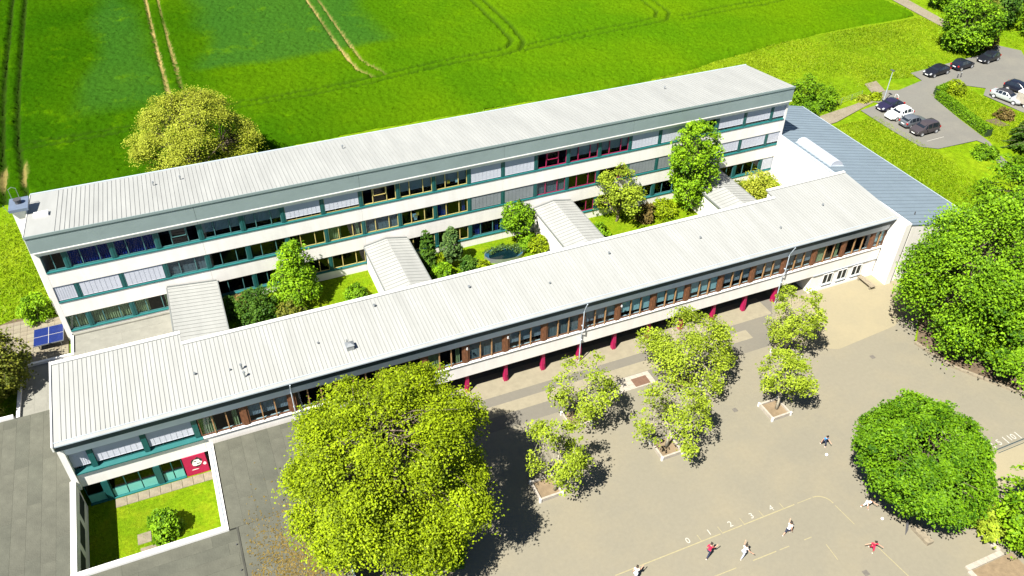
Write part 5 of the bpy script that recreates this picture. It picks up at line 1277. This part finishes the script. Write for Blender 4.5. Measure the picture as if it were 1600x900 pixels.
car('silver convertible with dark soft top beside the island', (123.6, 4.6, Z), R(104), 'paint_silver', 'sedan', roof='soft_top')
car('dark navy car parked behind the silver convertible', (127.6, 6.0, Z), R(108), 'paint_navy', 'hatch')

# cream box trailer
bt = thing('box_trailer', 'cream box trailer in front of the silver convertible', 'trailer', (124.9, 2.0, Z), R(14))
MB().box(-1.1, 1.1, -1.5, 1.5, .45, 1.95).build('box_body', 'stone_pale', bt, bevel=.04)
MB().box(-1.14, 1.14, -1.54, 1.54, 1.952, 2.02).build('box_roof', 'white_paint', bt)
for s in (-1, 1):
    w = link('wheel', cached('wheel', None), bt, (s * 1.0, 0, .30), (0, 0, R(90))); link('rim', cached('rim', None), w)
MB().tube([(0, -1.5, .5), (0, -2.4, .5)], .05, 6).build('drawbar', 'metal_dark', bt)

# ------------------------------------------------------------------ small things outdoors
lp = thing('street_lamp', 'tall grey street lamp standing at the corner of the car park', 'street lamp', (106.5, 10.7, 2))
MB().tube([(0, 0, 0), (0, 0, .9), (0, 0, 4.7)], [.075, .06, .04], 8).build('pole', 'band_grey', lp)
MB().box(-.14, .14, -.22, .40, 4.68, 4.82).build('lamp_head', 'metal_dark', lp, bevel=.03)
sg = thing('white_gate_post', 'white tubular barrier beside the dark purple car', 'barrier', (108.3, 10.2, 2))
MB().tube([(0, -.3, 0), (0, -.3, .95), (.05, .1, 1.05), (.1, .4, .95), (.1, .4, 0)], .035, 6).build('frame', 'white_paint', sg)
fn = thing('wire_fence', 'low wire fence between footpath and grass behind the hall', 'fence', (98, 9, 2))
for k in range(7):
    x = 91.5 + 2.2 * k; y = 10.7 + .19 * (x - 91.5)
    o = MB().tube([(x, y, 1.95), (x, y, 3.0)], .03, 5).build('post', 'metal_grey', fn); o.location = (-98, -9, -2)
for z in (2.3, 2.65, 2.95):
    o = MB().tube([(91.5, 10.7, z), (104.7, 13.2, z)], .012, 4).build('wire', 'metal_grey', fn); o.location = (-98, -9, -2)
bn = thing('litter_bin', 'small black bin standing at the bottom of the car park', 'bin', (112.9, -.9, 2.03))
MB().tube([(0, 0, 0), (0, 0, .8)], [.22, .27], 10).build('bin_body', 'metal_dark', bn); MB().tube([(0, 0, .8), (0, 0, .92)], [.29, .16], 10).build('lid', 'rubber', bn)
for k, x in enumerate((122.3, 122.95)):
    t = thing('bollard', ('left' if k == 0 else 'right') + ' of two short dark posts standing on the car park', 'bollard', (x + .6, 12.9, 2.03), 0, 'two dark posts on the car park')
    MB().tube([(0, 0, 0), (0, 0, .75)], .07, 8).build('post', 'metal_dark', t); MB().tube([(0, 0, .76), (0, 0, .82)], [.08, .04], 8).build('cap', 'metal_grey', t)

tt = thing('table_tennis_table', 'dark blue table tennis table with white lines on the left terrace', 'table', (-1.95, .45, 2.05), R(0))
TX, TY = 1.22, 1.22
for (x0, x1, y0, y1) in ((-TX, -.012, -TY, -.012), (.012, TX, -TY, -.012), (-TX, -.012, .012, TY), (.012, TX, .012, TY)): MB().box(x0, x1, y0, y1, .70, .76).build('table_top', 'blue_top', tt)
MB().box(-TX, TX, -.02, .02, .7605, .766).box(-.02, .02, -TY, -.021, .7605, .766).box(-.02, .02, .021, TY, .7605, .766).build('line_marking', 'line_white', tt)
MB().box(-TX - .03, TX + .03, -TY - .03, -TY - .002, .66, .765).box(-TX - .03, TX + .03, TY + .002, TY + .03, .66, .765).box(-TX - .03, -TX - .002, -TY, TY, .66, .765).box(TX + .002, TX + .03, -TY, TY, .66, .765).build('edge_frame', 'metal_grey', tt)
for sx in (-1, 1):
    for sy in (-1, 1): MB().box(sx * .9 - .04, sx * .9 + .04, sy * .9 - .04, sy * .9 + .04, 0, .698).build('leg', 'metal_grey', tt)

be = thing('bench', 'long low timber bench standing against the wall at the right end of the wing', 'bench', (76.75, -19.75, .012), R(0))
for k in range(3): MB().box(-.30 + .205 * k, -.11 + .205 * k, -1.1, 1.1, .42, .47).build('seat_slat', 'timber_grey', be)
for y in (-.85, .85): MB().box(-.28, .28, y - .08, y + .08, 0, .418).build('leg', 'concrete', be)

# round pond with a liner rim, half covered by plants
pd = thing('garden_pond', 'oval blue pond basin with raised rim in the second courtyard', 'pond', (41.95, -3.1, 2))
n = 28; b = MB(); rim = MB()
def ov(a, f): return (2.05 * f * math.cos(a) - .25 * f * math.sin(a), 1.2 * f * math.sin(a))
for i in range(n):
    a0, a1 = 6.2832 * i / n, 6.2832 * (i + 1) / n
    h0 = .42 + .12 * math.cos(a0 + 2.4); h1 = .42 + .12 * math.cos(a1 + 2.4)
    for f0, f1, z0, z1 in ((1, .82, None, .20), (.82, .45, .20, .10)):
        p, q_, r_, s_ = ov(a0, f0), ov(a1, f0), ov(a1, f1), ov(a0, f1)
        b.poly([(*p, h0 if z0 is None else z0), (*q_, h1 if z0 is None else z0), (*r_, z1), (*s_, z1)])
    p, q_ = ov(a0, 1), ov(a1, 1); p2, q2 = ov(a0, 1.03), ov(a1, 1.03)
    rim.poly([(*p, h0), (*q_, h1), (*q2, h1 + .03), (*p2, h0 + .03)]); rim.poly([(*p2, h0 + .03), (*q2, h1 + .03), (*q2, -.05), (*p2, -.05)])
b.poly([(*ov(6.2832 * i / n, .45), .10) for i in range(n)])
b.build('basin', 'pond_blue', pd, smooth=True); rim.build('rim', 'metal_grey', pd)
w = MB().poly([(*ov(6.2832 * i / n, .80), .22) for i in range(n)]).build('water', 'glass_green', pd)
rg = np.random.default_rng(3); N = 700
a = rg.uniform(-.4, 2.6, N); f = rg.uniform(.55, 1.12, N)
P = np.stack([2.25 * f * np.cos(a), 1.35 * f * np.sin(a), rg.uniform(.2, .5, N)], -1); d = rg.normal(0, .07, (N, 3)); h = rg.normal(0, .08, (N, 3)) + np.array([0, 0, .14])
V = np.stack([P - d, P + d, P + h], 1).reshape(-1, 3)
link('pond_plants', np_mesh('pond_plants', V, np.arange(N * 3).reshape(-1, 3), 'leaf_blue', {'tint': np.repeat(rg.uniform(0, 1, N), 3)}), pd)

for (x, y, r_, lab) in ((57.27, -36.9, .13, 'small white ball lying below the child in blue'), (57.04, -43.7, .12, 'small white ball near the child in white by the round tree')):
    bm = bmesh.new(); bmesh.ops.create_icosphere(bm, subdivisions=2, radius=r_)
    me = bpy.data.meshes.new('ball'); bm.to_mesh(me); bm.free(); me.materials.append(MATS['cloth_white']); me.polygons.foreach_set('use_smooth', [True] * len(me.polygons))
    tag(link('ball', me, None, (x, y, r_ + .005)), lab, 'ball', 'balls on the playground')

# bark litter on the ground below the big tree (felt roof edge)
rg = np.random.default_rng(9); N = 5200
P = np.stack([rg.normal(14.8, 1.9, N), rg.normal(-32.6, 2.6, N), np.full(N, 3.17)], -1); P = P[(P[:, 0] > 11.2) & (P[:, 0] < 17.5) & (P[:, 1] > -35.9) & (P[:, 1] < -19.5)]; N = len(P)
a = rg.uniform(0, 6.28, N); s = rg.uniform(.04, .12, N); u = np.stack([np.cos(a), np.sin(a), rg.normal(0, .3, N)], -1) * s[:, None]; w_ = np.stack([-np.sin(a), np.cos(a), rg.normal(0, .3, N)], -1) * s[:, None] * .6
V = np.stack([P - u, P - w_, P + u, P + w_ + np.array([0, 0, .02])], 1).reshape(-1, 3)
tag(link('leaf_litter', np_mesh('leaf_litter', V, np.arange(N * 4).reshape(-1, 4), 'leaf_brown', {'tint': np.repeat(np.clip(rg.normal(.9, .3, N), 0, 1), 4)})), 'dry leaf litter lying on the felt roof beside the very large tree', 'leaves', kind='stuff')

# ------------------------------------------------------------------ children playing
def skin_mesh(name, verts, edges, radii, m, parent, root=0, sub=2):
    me = bpy.data.meshes.new(name); me.from_pydata([tuple(v) for v in verts], edges, [])
    me.materials.append(MATS[m])
    o = link(name, me, parent)
    md = o.modifiers.new('skin', 'SKIN'); md.use_smooth_shade = True
    ly = me.skin_vertices[0].data
    for i, r_ in enumerate(radii):
        rr = r_ if hasattr(r_, '__len__') else (r_, r_)
        ly[i].radius = rr; ly[i].use_root = (i == root)
    s = o.modifiers.new('sub', 'SUBSURF'); s.levels = sub; s.render_levels = sub
    return o
def person(label, loc, rz, H, shirt, legs, pose, long_legs=True, hair='hair_dark', sleeves=.5):
    """pose: lean, per side (hip swing, knee bend), (arm swing, arm out, elbow bend); faces +X"""
    root = thing('person', label, 'person', loc, rz, 'children playing on the playground')
    s = H / 1.75
    lean, (hl, kl), (hr, kr), (al, ol, el), (ar, orr, er) = pose
    def rot(v, a): return Vector((v.x * math.cos(a) + v.z * math.sin(a), v.y, -v.x * math.sin(a) + v.z * math.cos(a)))
    pel = Vector((0, 0, 0)); V, E_, Rd = [pel], [], [(.125 * s, .105 * s)]
    def add(v, p, r_): V.append(Vector(v)); E_.append((p, len(V) - 1)); Rd.append(r_); return len(V) - 1
    L_ = R(lean)
    wst = add(rot(Vector((0, 0, .14 * s)), L_), 0, (.115 * s, .09 * s)); cht = add(rot(Vector((0, 0, .36 * s)), L_), wst, (.15 * s, .105 * s)); nk0 = add(rot(Vector((0, 0, .49 * s)), L_), cht, (.085 * s, .07 * s))
    nk = add(rot(Vector((.015 * s, 0, .56 * s)), L_ * .8), nk0, .05 * s); hd0 = add(V[nk] + Vector((.02, 0, .085)) * s, nk, (.075 * s, .085 * s)); hd1 = add(V[hd0] + Vector((.005, 0, .10)) * s, hd0, (.075 * s, .088 * s))
    legs_, arms_, hands = [], [], []
    for sd, hip, kn in ((1, hl, kl), (-1, hr, kr)):
        hj = add(Vector((0, sd * .09 * s, -.06 * s)), 0, .095 * s)
        d = rot(Vector((0, 0, -1)), -R(hip)); k = V[hj] + d * .40 * s; kj = add(k, hj, .062 * s)
        d2 = rot(Vector((0, 0, -1)), -R(hip - kn)); aj = add(k + d2 * .40 * s, kj, .04 * s)
        f = rot(Vector((1, 0, -.12)), -R((hip - kn) * .6)); ft = add(V[aj] + f * .15 * s + Vector((0, 0, -.03 * s)), aj, (.045 * s, .03 * s))
        legs_.append((hj, kj, aj, ft))
    for sd, sw, out, eb in ((1, al, ol, el), (-1, ar, orr, er)):
        sh = add(V[nk0] + rot(Vector((0, sd * .17 * s, -.06 * s)), L_), nk0, .062 * s)
        d = rot(Vector((0, 0, -1)), -R(sw)); d = (d * math.cos(R(out)) + Vector((0, sd * math.sin(R(out)), 0))).normalized()
        ej = add(V[sh] + d * .27 * s, sh, .042 * s)
        d2 = rot(d, -R(eb)); wj = add(V[ej] + d2 * .23 * s, ej, .028 * s)
        pm = add(V[wj] + d2 * .07 * s, wj, (.036 * s, .018 * s))
        side = d2.cross(Vector((0, 0, 1))); side = side.normalized() if side.length > .1 else Vector((0, 1, 0)); bend = side.cross(d2) * .25
        for q_, (o_, ln) in enumerate(((-.028, .075), (-.009, .085), (.010, .08), (.028, .062))):
            f1 = add(V[pm] + (d2 * .035 + side * o_) * s, pm, .0095 * s); f2 = add(V[f1] + (d2 * ln * .55 + bend * ln * .2) * s, f1, .009 * s); add(V[f2] + (d2 * ln * .4 + bend * ln * .5) * s, f2, .008 * s)
        t1 = add(V[wj] + (d2 * .03 + side * .035) * s, wj, .011 * s); add(V[t1] + (d2 * .045 + side * .025) * s, t1, .009 * s)
        arms_.append((sh, ej, wj))
    low_ = min(V[l[2]].z - .045 * s for l in legs_); low_ = min(low_, min(V[l[3]].z - .03 * s for l in legs_))
    up = Vector((0, 0, -low_ + .015)); V = [v + up for v in V]
    skin_mesh('body', V, E_, Rd, 'skin', root, sub=1)
    # clothes
    def sub(ix, chain, rad, name, m):
        skin_mesh(name, [V[i] for i in ix], chain, rad, m, root, sub=1)
    (lh, le, _w), (rh, re_, _w2) = arms_
    c1, c2 = V[lh].lerp(V[le], sleeves), V[rh].lerp(V[re_], sleeves)
    vs = [V[0] + Vector((0, 0, .02)), V[wst], V[cht], V[nk0], V[lh], c1, V[rh], c2]
    skin_mesh('shirt', vs, [(0, 1), (1, 2), (2, 3), (3, 4), (4, 5), (3, 6), (6, 7)], [(.142 * s, .12 * s), (.135 * s, .108 * s), (.168 * s, .122 * s), (.10 * s, .085 * s), .078 * s, .06 * s, .078 * s, .06 * s], shirt, root, 1, 1)
    e = .93 if long_legs else .25
    lv = [V[0] + Vector((0, 0, -.01))]; le_, lr = [], [(.138 * s, .115 * s)]
    for (hj, kj, aj, ft) in legs_:
        b0 = len(lv); lv += [V[hj], V[kj], V[kj].lerp(V[aj], e)]; le_ += [(0, b0), (b0, b0 + 1), (b0 + 1, b0 + 2)]; lr += [.108 * s, .075 * s, (.052 if long_legs else .07) * s]
    skin_mesh('trousers' if long_legs else 'shorts', lv, le_, lr, legs, root, 0, 1)
    for (hj, kj, aj, ft) in legs_:
        skin_mesh('shoe', [V[aj] + Vector((-.03 * s, 0, -.02 * s)), V[ft]], [(0, 1)], [.05 * s, (.05 * s, .036 * s)], 'cloth_white', root, 0, 1)
    c = V[hd1]
    skin_mesh('hair', [V[hd0] + Vector((-.045 * s, 0, .03 * s)), c + Vector((-.025 * s, 0, .02 * s)), c + Vector((.02 * s, 0, .045 * s))], [(0, 1), (1, 2)], [.075 * s, .095 * s, .075 * s], hair, root, 1, 1)
    hc = (V[hd0] + V[hd1]) / 2
    for sd in (-1, 1):
        MB().box(-.006, .006, -.012, .012, -.008, .008).build('eye', 'eye', root, hc + Vector((.094 * s, sd * .032 * s, .0)))
        MB().box(-.02, .02, -.012, .012, -.03, .03).build('ear', 'skin', root, hc + Vector((0, sd * .088 * s, 0)), bevel=.008)
    MB().hexa([(0, -.014, -.03), (.035, -.014, -.03), (.035, .014, -.03), (0, .014, -.03)], [(0, -.006, .02), (.01, -.006, .02), (.01, .006, .02), (0, .006, .02)]).build('nose', 'skin', root, hc + Vector((.085 * s, 0, -.015)), bevel=.004)
    MB().box(-.004, .004, -.025, .025, -.005, .005).build('mouth', 'cloth_red', root, hc + Vector((.088 * s, 0, -.062 * s)))
RUN = (14, (48, 60), (-22, 25), (-45, 12, 60), (45, 14, 70))
RUN2 = (18, (-28, 40), (52, 55), (55, 15, 75), (-40, 16, 55))
person('child in crimson top and dark trousers running below the number line', (42.6, -41.2, .006), R(25), 1.62, 'cloth_red', 'cloth_navy', RUN, sleeves=.95)
person('child in white top with raised arm standing right of the crimson runner', (44.9, -42.3, .006), R(15), 1.62, 'cloth_white', 'cloth_grey', (10, (28, 25), (-15, 20), (60, 25, 50), (20, 50, 30)))
person('child in white top sprinting with arms back, right of the other two', (49.3, -41.9, .006), R(20), 1.55, 'cloth_white', 'cloth_navy', RUN2, False)
person('child in blue top chasing the small ball in the middle of the playground', (57.7, -35.9, .006), R(-100), 1.5, 'cloth_blue', 'cloth_navy', (24, (40, 45), (-10, 30), (30, 15, 40), (-30, 18, 40)))
person('child in white clothes bending beside the round dense tree', (56.5, -42.35, .006), R(-70), 1.55, 'cloth_white', 'cloth_white', (36, (22, 14), (-18, 16), (50, 14, 25), (-10, 16, 30)), False)
person('child in crimson outfit with outstretched arms on the right', (54.2, -45.6, .006), R(-120), 1.5, 'cloth_red', 'cloth_red', (12, (30, 40), (-20, 30), (10, 62, 20), (-10, 60, 20)), False, sleeves=.6)
person('child in white top at the bottom edge left of the number line', (36.6, -40.75, .006), R(40), 1.6, 'cloth_white', 'cloth_grey', RUN)
